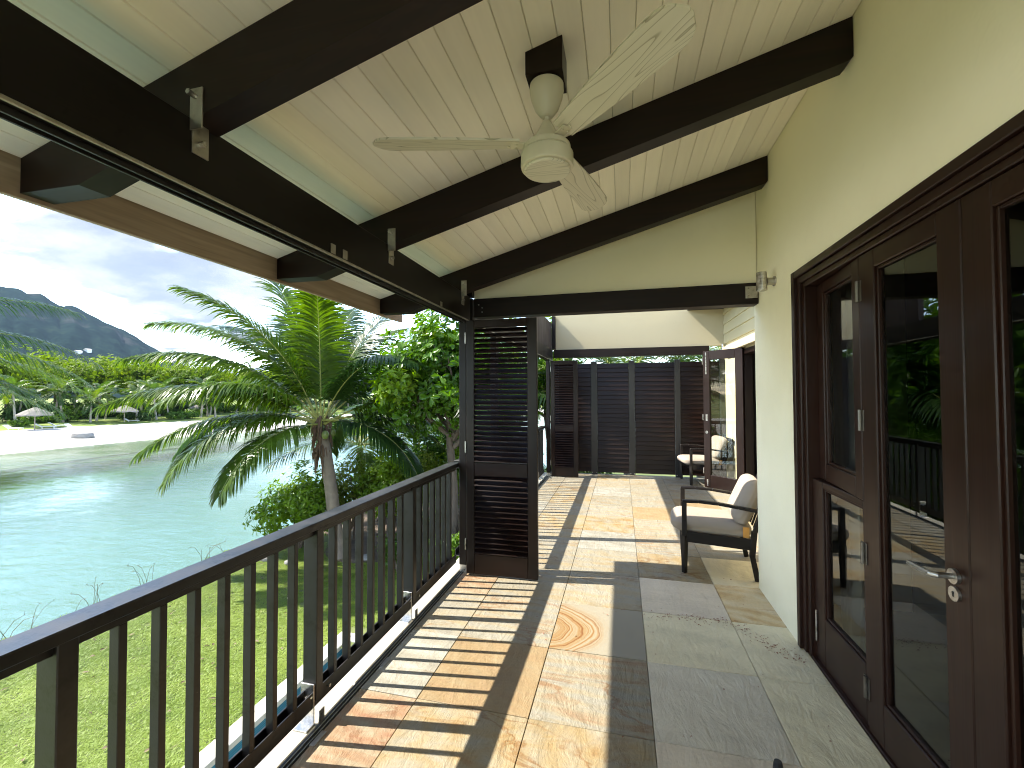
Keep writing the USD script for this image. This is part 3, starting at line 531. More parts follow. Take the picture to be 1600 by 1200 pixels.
# rafters
for y, lab in ((1.12, "dark rafter nearest the camera, crossing the top left ceiling"), (2.37, "dark middle rafter passing just behind the ceiling fan"), (3.62, "dark rafter farthest away, above the gable wall")):
    r = Thing("rafter", lab, "rafter", (0, y, 2.9))
    b0 = lambda x: CE(x) - .2065
    r.part("timber", prism([(-2.155, 2.352), (-1.86, 2.348), (BX0, b0(BX0)), (WX - .02, b0(WX - .02)), (WX - .004, b0(WX) + .012), (WX - .004, CE(WX) - .003), (-2.155, CE(-2.155) - .003)], y, y + .1), "dark_beam_x", smooth=False)
    # steel strap: one leg on the rafter, one on the beam
    r.part("steel_strap", box(BX1 + .002, BX1 + .052, y - .006, y - .0005, b0(BX1) - .035, b0(BX1) + .10, .001), "dull_steel")
    r.part("steel_strap", box(BX1 + .001, BX1 + .007, y + .002, y + .060, b0(BX1) - .105, b0(BX1) + .002, .001), "dull_steel")
    r.part("bolt", cyl((BX1 + .027, y - .035, b0(BX1) + .07), (BX1 + .027, y - .004, b0(BX1) + .07), .009, 6), "steel")
    r.part("bolt", cyl((BX1 + .005, y + .032, b0(BX1) - .065), (BX1 + .022, y + .032, b0(BX1) - .065), .010, 6), "steel")

# veranda beam with the shutter track beneath
def long_beam(y0, y1, label):
    b = Thing("veranda_beam", label, "beam", (-1.41, y0, 2.27))
    b.part("timber", box(BX0, BX1, y0, y1, 2.276, 2.512, .004), "dark_beam_y")
    b.part("shutter_track", cat(box(BX1 - .03, BX1 - .022, y0 + .03, y1 - .02, 2.258, 2.2755, .001), box(BX1 - .062, BX1 - .054, y0 + .03, y1 - .02, 2.258, 2.2755, .001)), "track_black")
    b.part("track_lip", box(BX1 + .0005, BX1 + .009, y0 + .03, y1 - .02, 2.272, 2.284, .002), "dull_steel")
    return b
b = long_beam(-4.4, 3.86, "long dark beam with a steel shutter track, over the near railing")
for yy in (1.85, 1.945, 3.175): b.part("stop_tab", box(BX1 + .0005, BX1 + .005, yy - .018, yy + .018, 2.290, 2.336 if yy < 3 else 2.325, .001), "dull_steel")
b = long_beam(3.92, 8.95, "dark beam along the open side of the far courtyard")
for k in range(11):
    b.part("panel_board", box(BX0 + .03, BX1 - .012, 6.6 + k * .21, 6.6 + k * .21 + .207, 2.515, 3.05, .003), "panel_board")
b.part("panel_post", box(BX1 - .01, BX1 + .06, 8.90, 8.975, 2.515, 3.2, .003), "dark_post_z")

# tie beam
tb = Thing("tie_beam", "dark horizontal tie beam under the cream gable wall", "beam", (0, 3.95, 2.33))
tb.part("timber", box(-1.34, WX - .003, 3.90, 4.03, 2.325, 2.498, .004), "dark_beam_x")
tb.part("steel_plate", box(.985, 1.075, 3.892, 3.8995, 2.372, 2.468, .001), "dull_steel")
for dx, dz in ((1.005, 2.45), (1.005, 2.415), (1.005, 2.39), (1.055, 2.39)):
    tb.part("bolt", cyl((dx, 3.880, dz), (dx, 3.893, dz), .006, 6), "steel")
for dx, dz in ((-1.29, 2.44), (-1.255, 2.41), (-1.255, 2.37)): tb.part("bolt", cyl((dx, 3.888, dz), (dx, 3.901, dz), .006, 6), "steel")
fb = Thing("court_beam", "dark beam above the gap over the far louvred screen", "beam", (0, 9, 2.34))
fb.part("timber", box(-1.34, 1.62, 8.93, 9.06, 2.345, 2.508, .004), "dark_beam_x")

# corner posts
p = Thing("corner_post", "slim dark post where the near railing ends beside the tall shutter", "post", (-1.4, 3.8, 0))
p.part("shaft", box(-1.437, -1.368, 3.765, 3.895, .065, 2.272, .004), "dark_post_z")
p.part("upper_shaft", box(-1.437, -1.345, 3.865, 3.935, 2.514, CE(-1.4) - .02, .004), "dark_post_z")
p.part("steel_foot", box(-1.432, -1.373, 3.775, 3.885, -.006, .064, .002), "steel")
p2 = Thing("corner_post", "slim dark post at the back left corner of the far courtyard", "post", (-1.4, 8.6, 0))
p2.part("shaft", box(-1.437, -1.368, 8.53, 8.66, .065, 2.272, .004), "dark_post_z")
p2.part("steel_foot", box(-1.432, -1.373, 8.54, 8.65, -.006, .064, .002), "steel")
p3 = Thing("corner_post", "dark post behind the open shutter between the two railings", "post", (-1.4, 4.8, 0))
p3.part("shaft", box(-1.437, -1.368, 4.75, 4.85, .0, 2.272, .004), "dark_post_z")

# floor: sandstone flags on a screed
fl = Thing("veranda_floor", kind="structure", base=(0, 0, 0))
fl.part("screed", box(-1.45, 1.9, -4.4, 9.1, -.28, -.012, .001), "grout")
fl.part("edge_strip", box(-1.450, -1.402, -4.4, 9.0, -.010, -.004, .001), "track_black")
cols = [(-1.398, -1.06), (-1.06, -.46), (-.46, .135), (.135, .737), (.737, 1.337), (1.337, 1.9)]
plan = {(0, -5): "peach", (0, -4): "peach", (0, -3): "pale", (0, -2): "cream", (0, -1): "peach", (1, -5): "yellow", (1, -4): "yellow", (1, -3): "swirl2", (1, -2): "streak", (1, -1): "cream",
        (2, -5): "yellow", (2, -4): "yellow", (2, -3): "streak", (2, -2): "rings", (2, -1): "cream", (3, -5): "pink", (3, -4): "pink", (3, -3): "grey", (3, -2): "pale2", (3, -1): "pink", (3, 0): "yellow",
        (4, -5): "pale", (4, -4): "pale2", (4, -3): "pale2", (4, -2): "pale2", (4, -1): "swirl3", (4, 0): "grey2", (2, 0): "cream", (1, 0): "cream", (0, 0): "streak"}
PB = (.73, .635, .41); GB = (.61, .525, .36)
stone("stone_swirl3", [(.2, (.36, .18, .06)), (.42, (.50, .33, .14)), (.6, (.58, .44, .24)), (.85, (.62, .52, .34))], 1.4, .5, 9, stretch=(1, 1.8, 1), loc=(2, 6, 0))
stone("stone_pale2", [(.2, mx(PB, GB, .6)), (.45, mx(PB, GB, .2)), (.8, mx(PB, CR, .3))], .6, .2, 6, loc=(12, 2, 0), grain=.05, stretch=(1, 2, 1), vein=.25)
stone("stone_swirl2", [(.2, mx(YE, PE, .6)), (.5, mx(YE, PE, .3)), (.85, mx(YE, CR, .5))], 1.0, 1.0, 5, loc=(2, 16, 0), relief=.3)
stone("stone_grey2", [(.2, GB), (.5, mx(GB, PB, .4)), (.8, mx(GB, PB, .6))], .6, .9, 7, loc=(21, 8, 0), relief=.4, grain=.05, vein=.25)
for k in range(-8, 9):
    y0 = 4.02 + .62 * k
    for c, (a, b_) in enumerate(cols):
        if y0 < 4.0 and c == 5: continue
        x1 = b_ if not (y0 < 4.0 and c == 4) else WX + .02
        y1 = min(y0 + .62, 8.94)
        if y1 - y0 < .05: continue
        kind = plan.get((c, k)) or rng.choice(["cream", "cream", "streak", "pale", "yellow", "swirl2"], p=[.34, .1, .2, .16, .12, .08])
        g, dz = .0017, rng.uniform(-.0012, .0012)
        m = box(a + g, x1 - g, y0 + g, y1 - g, -.02, dz, .0025)
        m.vertices[:, 2] += (m.vertices[:, 0] - (a + x1) / 2) * rng.uniform(-.003, .003) + (m.vertices[:, 1] - y0 - .3) * rng.uniform(-.003, .003)
        fl.part("stone_tile", m, "stone_" + kind)
# reddish fallen bits on the flags by the doors
L = []
pts = np.array([(.159, 3.313), (.40, 3.37), (.55, 3.36), (.76, 3.36), (.88, 3.17), (.97, 3.08), (1.05, 2.97)])
for k in range(300):
    s0 = rng.uniform(0, len(pts) - 1); a = int(s0); c = pts[a] + (pts[min(a + 1, len(pts) - 1)] - pts[a]) * (s0 - a) + rng.normal(0, .035, 2)
    if rng.random() < .16: c = np.array([rng.uniform(-1, 1.0), rng.uniform(1.5, 4.5)])
    if c[0] > 1.06: continue
    L.append((c[0], c[1], rng.uniform(.006, .019), rng.uniform(.002, .0045), rng.uniform(0, pi)))
L = np.array(L); n = len(L)
dd = np.c_[np.cos(L[:, 4]), np.sin(L[:, 4]), np.zeros(n)]
v, f = leaves(np.c_[L[:, :2], np.full(n, .0035)], dd, np.tile([0, 0, 1.0], (n, 1)) + rng.normal(0, .2, (n, 3)), L[:, 2], L[:, 3] * 2.2, .05, .2)
single("fallen_petals", (v, f), "dry_leaf", "scatter of dry reddish plant bits on the flagstones near the doors", "plant litter", kind="stuff", smooth=False)

# white stone ledge under the railing, and the slab edge and wall below it
t = Thing("ledge", "worn white stone ledge running under the railing", "ledge", (-1.5, 0, -.05))
for k, (a, b_) in enumerate([(-4.4, -1.9), (-1.9, .32), (.32, 2.2), (2.2, 4.0), (4.0, 6.5), (6.5, 9.0)]):
    t.part("ledge_stone", box(-1.585, -1.452, a + .001, b_ - .001, -.12, -.012 + .002 * (k % 2), .012), "ledge_stone")
t = Thing("balcony_base", "pale concrete slab edge and base wall below the veranda floor", "wall", (-1.4, 0, -2.5))
t.part("base_wall", box(-1.56, 1.9, -4.4, 9.1, -3.1, -.285, .004), "concrete")
tr = Thing("floor_track", "dark shutter floor track between ledge and flagstones", "track", (-1.425, 0, 0))
tr.part("channel", cat(box(-1.432, -1.428, -4.4, 8.9, -.0035, .0005, .0005), box(-1.412, -1.408, -4.4, 8.9, -.0035, .0005, .0005)), "dull_steel")
for yy in (1.55, 1.80, 2.4): tr.part("floor_socket", box(-1.398, -1.372, yy - .045, yy + .045, .0012, .0035, .001), "dull_steel")

# railing
def railing(y0, y1, posts, label, end_bolts=True):
    t = Thing("railing", label, "railing", (-1.5, (y0 + y1) / 2, 0))
    t.part("handrail", box(-1.542, -1.445, y0, y1, .940, .978, .004), "rail_metal")
    t.part("under_rail", box(-1.522, -1.480, y0, y1, .905, .9385, .002), "rail_metal")
    t.part("bottom_rail", cat(box(-1.530, -1.520, y0, y1, .075, .150, .002), box(-1.519, -1.4865, y0, y1, .088, .096, .002), box(-1.486, -1.478, y0, y1, .066, .142, .002)), "rail_metal")
    edges = [y0] + [p for p in posts] + [y1]
    for py in posts:
        t.part("post", box(-1.542, -1.462, py, py + .05, .10, .9395, .003), "rail_metal")
        t.part("steel_bracket", cat(box(-1.546, -1.470, py - .009, py - .001, -.01, .185, .002), box(-1.546, -1.470, py - .06, py - .001, -.0115, -.004, .002), box(-1.455, -1.4495, py + .006, py + .046, -.01, .05, .001)), "steel")
        for dz, dx in ((.06, -1.50), (.12, -1.515), (.125, -1.485)): t.part("bolt", cyl((dx, py - .024, dz), (dx, py - .006, dz), .010, 6), "steel")
        t.part("bolt", cyl((-1.478, py + .11, .11), (-1.466, py + .11, .11), .009, 6), "steel")
    lim = [(y0 - .05)] + list(posts) + [y1]
    for a, b_ in zip(lim[:-1], lim[1:]):
        a2 = a + .05; n = max(1, round((b_ - a2) / .1225) - 1)
        for k in range(n):
            yc = a2 + (b_ - a2) * (k + 1) / (n + 1)
            t.part("baluster", box(-1.520, -1.480, yc - .0125, yc + .0125, .097, .906, .002), "rail_metal")
    return t
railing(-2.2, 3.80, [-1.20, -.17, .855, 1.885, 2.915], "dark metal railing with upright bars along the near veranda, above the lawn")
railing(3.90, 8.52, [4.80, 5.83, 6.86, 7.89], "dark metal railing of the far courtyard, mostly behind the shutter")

# louvred shutters
def shutter(x0, x1, y, z0, z1, label, mid, lean=0.0):
    t = Thing("louvred_shutter", label, "shutter", (x0, y, z0))
    th_, st = .040, .075
    t.part("stile", box(x0, x0 + st, y - th_ / 2, y + th_ / 2, z0, z1, .004), "shutter_z"); t.part("stile", box(x1 - st - .012, x1, y - th_ / 2, y + th_ / 2, z0, z1, .004), "shutter_z")
    a, b_ = x0 + st + .0005, x1 - st - .0125
    zb, zm0, zm1, zt = z0 + .178, mid[0], mid[1], z1 - .07
    t.part("rail", box(a, b_, y - th_ / 2 + .001, y + th_ / 2 - .001, z0 + .001, zb, .004), "shutter_x")
    t.part("rail", box(a, b_, y - th_ / 2 + .001, y + th_ / 2 - .001, zm0, zm1, .004), "shutter_x")
    t.part("rail", box(a, b_, y - th_ / 2 + .001, y + th_ / 2 - .001, zt, z1 - .001, .004), "shutter_x")
    for lo, hi in ((zb, zm0), (zm1, zt)):
        n = round((hi - lo) / .0465)
        for k in range(n):
            zc = lo + (hi - lo) * (k + .5) / n
            t.part("slat", rbox((b_ - a, .058, .009), .003, rotm(rad(38), (1, 0, 0)), ((a + b_) / 2, y, zc)), "shutter_x")
    for zz in (z0 + .26, z0 + 1.12, z1 - .16):
        t.part("hinge", box(x0 - .011, x0 - .0005, y - .028, y - .012, zz - .05, zz + .05, .002), "steel")
    return t
shutter(-1.352, -.705, 3.74, .012, 2.268, "tall dark louvred shutter standing open at the end of the near railing", (.876, .996))
shutter(-1.335, -.812, 8.50, .012, 2.248, "far louvred shutter standing open at the back left of the courtyard", (.876, .996))

# far slatted screen
sc = Thing("slatted_screen", "dark slatted timber screen closing the far end of the courtyard", "screen", (.2, 9.0, 0))
ps = [(-1.34, -1.25), (-.595, -.475), (.145, .255), (1.0, 1.1), (1.8, 1.89)]
for a, b_ in ps:
    sc.part("post", box(a, b_, 8.955, 9.03, -.01, 2.26, .004), "screen_post")
    sc.part("foot_bolt", cyl((a + .02, 8.95, .035), (a + .02, 8.94, .035), .010, 6), "steel")
    sc.part("foot_bolt", cyl((b_ - .02, 8.95, .035), (b_ - .02, 8.94, .035), .010, 6), "steel")
for (a, b_), (c, d) in zip(ps[:-1], ps[1:]):
    for k in range(24):
        zc = .085 + k * .0905
        sc.part("slat", rbox((c - b_ - .003, .014, .094), .003, rotm(rad(-12), (1, 0, 0)), ((b_ + c) / 2, 8.995, zc)), "screen_x")

# ---------------------------------------------------------------- glazed door front on the near wall
D0 = WX + .012          # face of the joinery
fr = Thing("door_frame", "stepped dark timber frame round the near glazed doors", "door frame", (WX, 1.8, 0))
def jamb(y0, y1, sgn):
    fr.part("jamb", box(WX - .012, WX + .12, *sorted((y0, y0 - sgn * .045)), 0, FZ - .0, .004), "door_z")
    fr.part("jamb_step", box(WX + .006, WX + .12, *sorted((y0 - sgn * .0455, y0 - sgn * .085)), 0, FZ - .046, .004), "door_z")
    fr.part("jamb_step", box(WX + .020, WX + .12, *sorted((y0 - sgn * .0855, y0 - sgn * .125)), 0, FZ - .086, .004), "door_z")
jamb(FY1 - .001, 0, 1); jamb(FY0 + .001, 0, -1)
fr.part("head", box(WX - .012, WX + .12, FY0 + .047, FY1 - .047, FZ - .045, FZ - .001, .004), "door_y")
fr.part("head_step", box(WX + .006, WX + .12, FY0 + .087, FY1 - .087, FZ - .085, FZ - .0455, .004), "door_y")
fr.part("head_step", box(WX + .020, WX + .12, FY0 + .127, FY1 - .127, FZ - .115, FZ - .0855, .004), "door_y")
fr.part("threshold", box(WX + .021, WX + .12, FY0 + .127, FY1 - .127, -.004, .012, .003), "door_y")
TOP = FZ - .117
def leaf_frame(t, y0, y1, z0, z1, gl, xf=D0 + .02, th_=.045, mat_z="door_z", mat_y="door_y", ajar=0):
    """gl = (y0, y1, z0, z1) of the glass; timber all round it with a sloped bead."""
    a0, a1, b0, b1 = gl
    def part(n_, m_, mt_, **kw):
        if ajar: m_ = m_.copy(); m_.apply_transform(trimesh.transformations.rotation_matrix(-rad(ajar), (0, 0, 1), (xf, y0, 0)))
        return t.part(n_, m_, mt_, **kw)
    part("stile", box(xf, xf + th_, y0, a0, z0, z1, .004), mat_z); part("stile", box(xf, xf + th_, a1, y1, z0, z1, .004), mat_z)
    part("rail", box(xf + .0005, xf + th_, a0 + .0005, a1 - .0005, z0, b0, .004), mat_y); part("rail", box(xf + .0005, xf + th_, a0 + .0005, a1 - .0005, b1, z1, .004), mat_y)
    be = .014
    part("bead", cat(box(xf + .010, xf + th_ - .008, a0 + .0006, a0 + be, b0 + .0006, b1 - .0006, .005), box(xf + .010, xf + th_ - .008, a1 - be, a1 - .0006, b0 + .0006, b1 - .0006, .005),
                       box(xf + .010, xf + th_ - .008, a0 + be, a1 - be, b0 + .0006, b0 + be, .005), box(xf + .010, xf + th_ - .008, a0 + be, a1 - be, b1 - be, b1 - .0006, .005)), mat_z)
    g = part("glass_pane", trimesh.Trimesh([(xf + .024, a0, b0), (xf + .024, a1, b0), (xf + .024, a1, b1), (xf + .024, a0, b1)], [(0, 2, 1), (0, 3, 2)], process=False), "pane_glass", smooth=False)
def butt_hinge(t, y, z):
    t.part("hinge", cyl((D0 + .012, y, z - .05), (D0 + .012, y, z + .05), .0085, 10), "hinge_metal")
    t.part("hinge_leaf", box(D0 + .0165, D0 + .0195, y - .026, y + .026, z - .05, z + .05, .001), "hinge_metal")
# side windows: an opening sash above a fixed pane
def side_window(y0, y1, label, near):
    t = Thing("side_window", label, "window", (WX, (y0 + y1) / 2, 0))
    leaf_frame(t, y0, y1, 1.085, TOP, (y0 + .085, y1 - .10, 1.185, TOP - .065), ajar=5.0 if near else 0)
    leaf_frame(t, y0 + .001, y1 - .001, .012, 1.082, (y0 + .035, y1 - .135, .295, 1.045), xf=D0 + .032)
    t.part("bolt_bar", cyl((D0 + .026, y1 - .035, .12), (D0 + .026, y1 - .035, .30), .006), "steel")
    return t
side_window(2.452, FY1 - .127, "narrow two-part side window nearest the cream pilaster", True)
side_window(FY0 + .127, 1.085, "narrow two-part side window beyond the right edge of the view", False)
def glazed_door(y0, y1, label, hinge_far, handle):
    t = Thing("glazed_door", label, "door", (WX, (y0 + y1) / 2, 0))
    gl = (y0 + .118, y1 - .125, .215, TOP - .085)
    leaf_frame(t, y0, y1, .014, TOP, gl)
    if handle:
        yh = y0 + .062
        t.part("rose", cyl((D0 + .008, yh, .965), (D0 + .0195, yh, .965), .026, 24), "steel")
        t.part("rose", cyl((D0 + .010, yh, .905), (D0 + .0195, yh, .905), .025, 24), "steel")
        t.part("keyhole", cat(cyl((D0 + .0085, yh, .909), (D0 + .0105, yh, .909), .005, 10), box(D0 + .0085, D0 + .0105, yh - .003, yh + .003, .895, .909, .0005)), "black_rubber")
        t.part("lever", tube([(D0 + .01, yh, .965), (D0 - .035, yh, .965), (D0 - .048, yh + .012, .964), (D0 - .048, yh + .05, .962), (D0 - .046, yh + .135, .958)], [.010, .010, .010, .0095, .009], 12), "dull_steel")
    for z in (.21, .84, 1.47, 2.09): butt_hinge(t, y1 + .003 if hinge_far else y0 - .003, z)
    return t
glazed_door(1.795, 2.447, "glazed timber door with a steel lever handle beside the side window", True, True)
glazed_door(1.090, 1.791, "glazed timber door leaf at the right edge of the view", False, False)
def curtain(x, y0, y1, z0, z1, waves, amp, label, flare=0.0):
    n, mrows = 70, 14; V = []
    for a in range(mrows):
        tz = a / (mrows - 1)
        for k in range(n):
            u = k / (n - 1); V.append((x + amp * (.5 + .5 * (1 - tz)) * math.sin(u * waves * 2 * pi + .6 * math.sin(tz * 3)), y0 + (y1 - y0) * u - flare * (1 - tz) ** 2 * u, z0 + (z1 - z0) * tz))
    f = []
    for a in range(mrows - 1):
        for k in range(n - 1):
            p_ = a * n + k; f += [(p_, p_ + 1, p_ + n + 1), (p_, p_ + n + 1, p_ + n)]
    return single("curtain", (np.array(V), np.array(f)), "curtain_cloth", label, "curtain", smooth=True)
curtain(WX + .24, 2.98, 3.22, .02, 2.35, 4, .03, "pale curtain gathered behind the near side window", .1)
curtain(2.16, 5.5, 6.7, .02, 2.28, 9, .05, "pale curtain just inside the far courtyard doorway")

# far folding door leaf in the courtyard
H1, H2 = np.array([1.37, 8.06]), np.array([1.86, 7.54])
dv = H2 - H1; Ld = np.linalg.norm(dv); ang = math.atan2(dv[1], dv[0])
ft = Thing("folding_door", "glazed timber folding door standing open in front of the far chair", "door", (H1[0], H1[1], 0))
def ld(mesh):
    mesh = mesh.copy(); mesh.apply_transform(rotm(ang, (0, 0, 1))); mesh.apply_translation((H1[0], H1[1], 0)); return mesh
z0, z1 = .02, 2.32
ft.part("stile", ld(box(0, .12, -.022, .022, z0, z1, .004)), "door_far"); ft.part("stile", ld(box(Ld - .13, Ld, -.022, .022, z0, z1, .004)), "door_far")
ft.part("rail", ld(box(.1205, Ld - .1305, -.021, .021, z0, .24, .004)), "door_far"); ft.part("rail", ld(box(.1205, Ld - .1305, -.021, .021, 2.17, z1, .004)), "door_far")
ft.part("glass_pane", ld(trimesh.Trimesh([(.12, 0, .24), (Ld - .13, 0, .24), (Ld - .13, 0, 2.17), (.12, 0, 2.17)], [(0, 1, 2), (0, 2, 3)], process=False)), "pane_glass", smooth=False)
ft.part("flush_bolt", ld(box(.045, .068, -.0245, -.0222, 1.93, 2.30, .001)), "steel")
ft.part("flush_bolt", ld(box(.05, .075, -.0245, -.0222, .05, .16, .001)), "steel")
ft.part("lock_plate", ld(box(.045, .080, -.0255, -.0222, 1.14, 1.25, .001)), "dull_steel")
ft.part("lock_rose", ld(cyl((.06, -.026, .95), (.06, -.022, .95), .025, 18)), "dull_steel")
for zz in (.3, 1.2, 2.15): ft.part("hinge", ld(box(-.012, -.0005, -.03, .02, zz - .05, zz + .05, .001)), "steel")
fj = Thing("doorway_frame", "dark timber frame of the far courtyard doorway", "door frame", (1.9, 6.7, 0))
fj.part("jamb", box(1.876, 2.0, 7.56, 7.66, 0, 2.3, .004), "door_far"); fj.part("jamb", box(1.876, 2.0, 5.30, 5.38, 0, 2.3, .004), "door_far"); fj.part("head", box(1.876, 2.0, 5.385, 7.555, 2.22, 2.3, .004), "door_far")
fj.part("fixed_leaf", box(1.90, 1.94, 7.665, 8.098, .0, 2.3, .004), "door_far")

# wall lamps: brushed tube on a short arm
def wall_lamp(x, y, z, wall_x, label, s=1.0):
    t = Thing("wall_lamp", label, "wall lamp", (wall_x, y, z))
    prof = [(0, -.068 * s), (.022 * s, -.068 * s), (.024 * s, -.064 * s), (.034 * s, -.064 * s), (.035 * s, -.060 * s), (.035 * s, .064 * s), (.034 * s, .068 * s), (.029 * s, .068 * s), (.029 * s, .05 * s), (0, .05 * s)]
    t.part("lamp_tube", lathe(prof, (x, y, z), 28), "steel", smooth=40)
    t.part("arm", cyl((x + .033 * s, y, z), (wall_x - .009, y, z), .026 * s, 20), "dull_steel")
    t.part("wall_plate", cyl((wall_x - .009, y, z), (wall_x, y, z), .036 * s, 24), "steel")
wall_lamp(.998, 3.52, 2.412, WX, "brushed steel tube wall lamp beside the end of the tie beam")
wall_lamp(1.83, 8.80, 2.47, 1.874, "small steel fitting at the back corner of the courtyard wall", .7)

# ---------------------------------------------------------------- ceiling fan
FX, FYc = -.29, 1.78
fan = Thing("ceiling_fan", "cream three-bladed ceiling fan with limed timber blades", "ceiling fan", (FX, FYc, 2.5))
cz = CE(FX)
fan.part("mounting_block", prism([(FX - .075, cz - .115), (FX + .075, cz - .115), (FX + .075, CE(FX + .075) - .001), (FX - .075, CE(FX - .075) - .001)], FYc - .075, FYc + .075), "dark_beam_x")
ct = cz - .116
fan.part("canopy", lathe([(0, ct), (.062, ct), (.070, ct - .006), (.071, ct - .03), (.066, ct - .06), (.050, ct - .105), (.028, ct - .135), (.016, ct - .14), (0, ct - .14)], (FX, FYc, 0), 36), "fan_paint", smooth=40)
fan.part("down_rod", cyl((FX, FYc, 2.66), (FX, FYc, ct - .13), .0105, 14), "fan_paint")
fan.part("motor_cap", lathe([(0, 2.735), (.014, 2.735), (.020, 2.728), (.034, 2.700), (.056, 2.655), (.066, 2.640), (.068, 2.634), (0, 2.634)], (FX, FYc, 0), 36), "fan_paint", smooth=40)
fan.part("motor", lathe([(0, 2.6335), (.080, 2.6335), (.096, 2.626), (.098, 2.618), (.098, 2.606), (.094, 2.602), (.103, 2.598), (.108, 2.590), (.109, 2.545), (.106, 2.536), (.098, 2.532), (0, 2.532)], (FX, FYc, 0), 48), "fan_paint", smooth=40)
fan.part("base_disc", lathe([(0, 2.5315), (.096, 2.5315), (.097, 2.526), (.092, 2.521), (0, 2.520)], (FX, FYc, 0), 48), "limed_wood", smooth=40)
def blade_mesh():
    n = 26; xs_ = np.linspace(.115, .72, n); top, bot = [], []
    for x in xs_:
        u = (x - .115) / .605
        w = .046 + .026 * math.sin(min(u / .75, 1) * pi / 2)
        if u > .86: w *= math.sqrt(max(1 - ((u - .86) / .142) ** 2, .002))
        top.append((x, w * 1.02)); bot.append((x, -w))
    out = top + bot[::-1]
    from shapely.geometry import Polygon
    m = trimesh.creation.extrude_polygon(Polygon(out), .009, engine="earcut"); m.apply_translation((0, 0, -.0045)); return m
bm = blade_mesh()
for k, a in enumerate((76, 194, 312)):
    p_ = numbered(fan.path, "blade"); m = bm.copy(); m.apply_transform(rotm(rad(-13), (1, 0, 0)))
    pr = put(p_, m, "limed_wood", smooth=30); x = UsdGeom.Xformable(pr); x.AddTranslateOp().Set(Gf.Vec3d(0, 0, .140)); x.AddRotateZOp().Set(float(a))
    T = rotm(rad(a), (0, 0, 1)); T[:3, 3] = (FX, FYc, 2.640)
    br = cat(box(.07, .15, -.022, .022, -.011, -.006, .002), cyl((.128, -.012, -.0115), (.128, -.012, -.016), .005, 8), cyl((.128, .014, -.0115), (.128, .014, -.016), .005, 8), cyl((.16, 0, -.010), (.16, 0, -.0155), .005, 8)); br.apply_transform(T)
    fan.part("blade_bracket", br, "fan_paint")

# ---------------------------------------------------------------- armchairs (front faces -x)
def pillow(sx_, sy_, sz_, pw=.45, n=14):
    m = trimesh.creation.box((2, 2, 2)); 
    for _ in range(4): m = m.subdivide()
    v = m.vertices.copy(); r_ = np.abs(v)
    k = (np.sum(np.abs(v) ** 5, axis=1)) ** (1 / 5); v = v / k[:, None]
    e = np.clip(1 - np.maximum(np.abs(v[:, 0]), np.abs(v[:, 1])) ** 6, 0, 1)
    v[:, 2] *= pw + (1 - pw) * e
    v[:, 2] += .05 * (meshkit.fbm(v * 2.2, 3, 3) - .5)
    m.vertices = v * np.array([sx_, sy_, sz_]) / 2; return m
def armchair(name, label, at, rot):
    t = Thing(name, label, "armchair", at, local=True)
    UsdGeom.Xformable(t.prim).AddRotateZOp().Set(rot)
    # local frame: front-left leg (near side) at the origin, +x to the back, +y across
    Wd, Dp = .61, .56
    for s in (0, 1):
        y = s * Wd
        t.part("leg", cat(tube([(0, y, 0), (.002, y, .33)], [.023, .034], 4), bar((.002, y, .30), (.004, y, .628), .034, .042)), "chair_wood")
        t.part("leg", cat(bar((Dp + .020, y, .0), (Dp - .020, y, .22), .036, .042, .004, (1, 0, 0)), bar((Dp - .020, y, .20), (Dp + .0, y, .42), .036, .046, .004, (1, 0, 0)), bar((Dp + .0, y, .40), (Dp + .14, y, .80), .032, .038, .004, (1, 0, 0))), "chair_wood")
        arm = [(-.012, .634), (.12, .640), (.28, .632), (.44, .612), (Dp + .075, .585)]
        t.part("armrest", cat(*[bar((a[0], y, a[1]), (b_[0] + .002, y, b_[1]), .05, .024, .005) for a, b_ in zip(arm[:-1], arm[1:])]), "chair_wood")
        t.part("side_rail", bar((.02, y, .322), (Dp - .02, y, .302), .028, .092), "chair_wood")
    t.part("front_rail", bar((0, .02, .315), (0, Wd - .02, .315), .026, .068), "chair_wood")
    t.part("back_rail", bar((Dp - .015, .02, .29), (Dp - .015, Wd - .02, .29), .026, .06), "chair_wood")
    t.part("back_rail", bar((Dp + .135, .0, .785), (Dp + .135, Wd, .785), .03, .06), "chair_wood")
    for k in range(5): t.part("back_slat", bar((Dp + .012, .10 + k * .1025, .42), (Dp + .125, .10 + k * .1025, .77), .035, .014, .003, (1, 0, 0)), "chair_wood")
    for k in range(4): t.part("seat_slat", bar((.06 + k * .14, .015, .335), (.06 + k * .14, Wd - .015, .335), .05, .014), "chair_wood")
    c = pillow(.68, .585, .150); c.apply_transform(rotm(rad(1.5), (0, 1, 0))); c.apply_translation((Dp / 2 - .055, Wd / 2, .398))
    cu = t.part("seat_cushion", c, "cushion", smooth=True)
    t.part("cushion_label", rbox((.05, .004, .09), .001, None, (Dp - .06, .012, .40)), "cushion_foam", parent=cu)
    p_ = pillow(.42, .56, .17, .35); p_.apply_transform(rotm(rad(-66), (0, 1, 0))); p_.apply_translation((Dp - .03, Wd / 2, .635))
    t.part("back_cushion", p_, "cushion", smooth=True)
    return t
armchair("armchair", "dark timber armchair with beige cushions beside the cream pilaster", (.535, 4.225, .001), -6.0)
armchair("armchair", "second armchair half hidden behind the open folding door", (1.17, 8.22, .001), 8.0)

# small black door stop at the lower edge of the view
single("door_stop", lathe([(0, 0.001), (.019, .001), (.020, .004), (.017, .03), (.015, .036), (0, .038)], (.632, 2.118, 0), 20), "black_rubber", "small black door stop on the pale flagstones", "door stop")

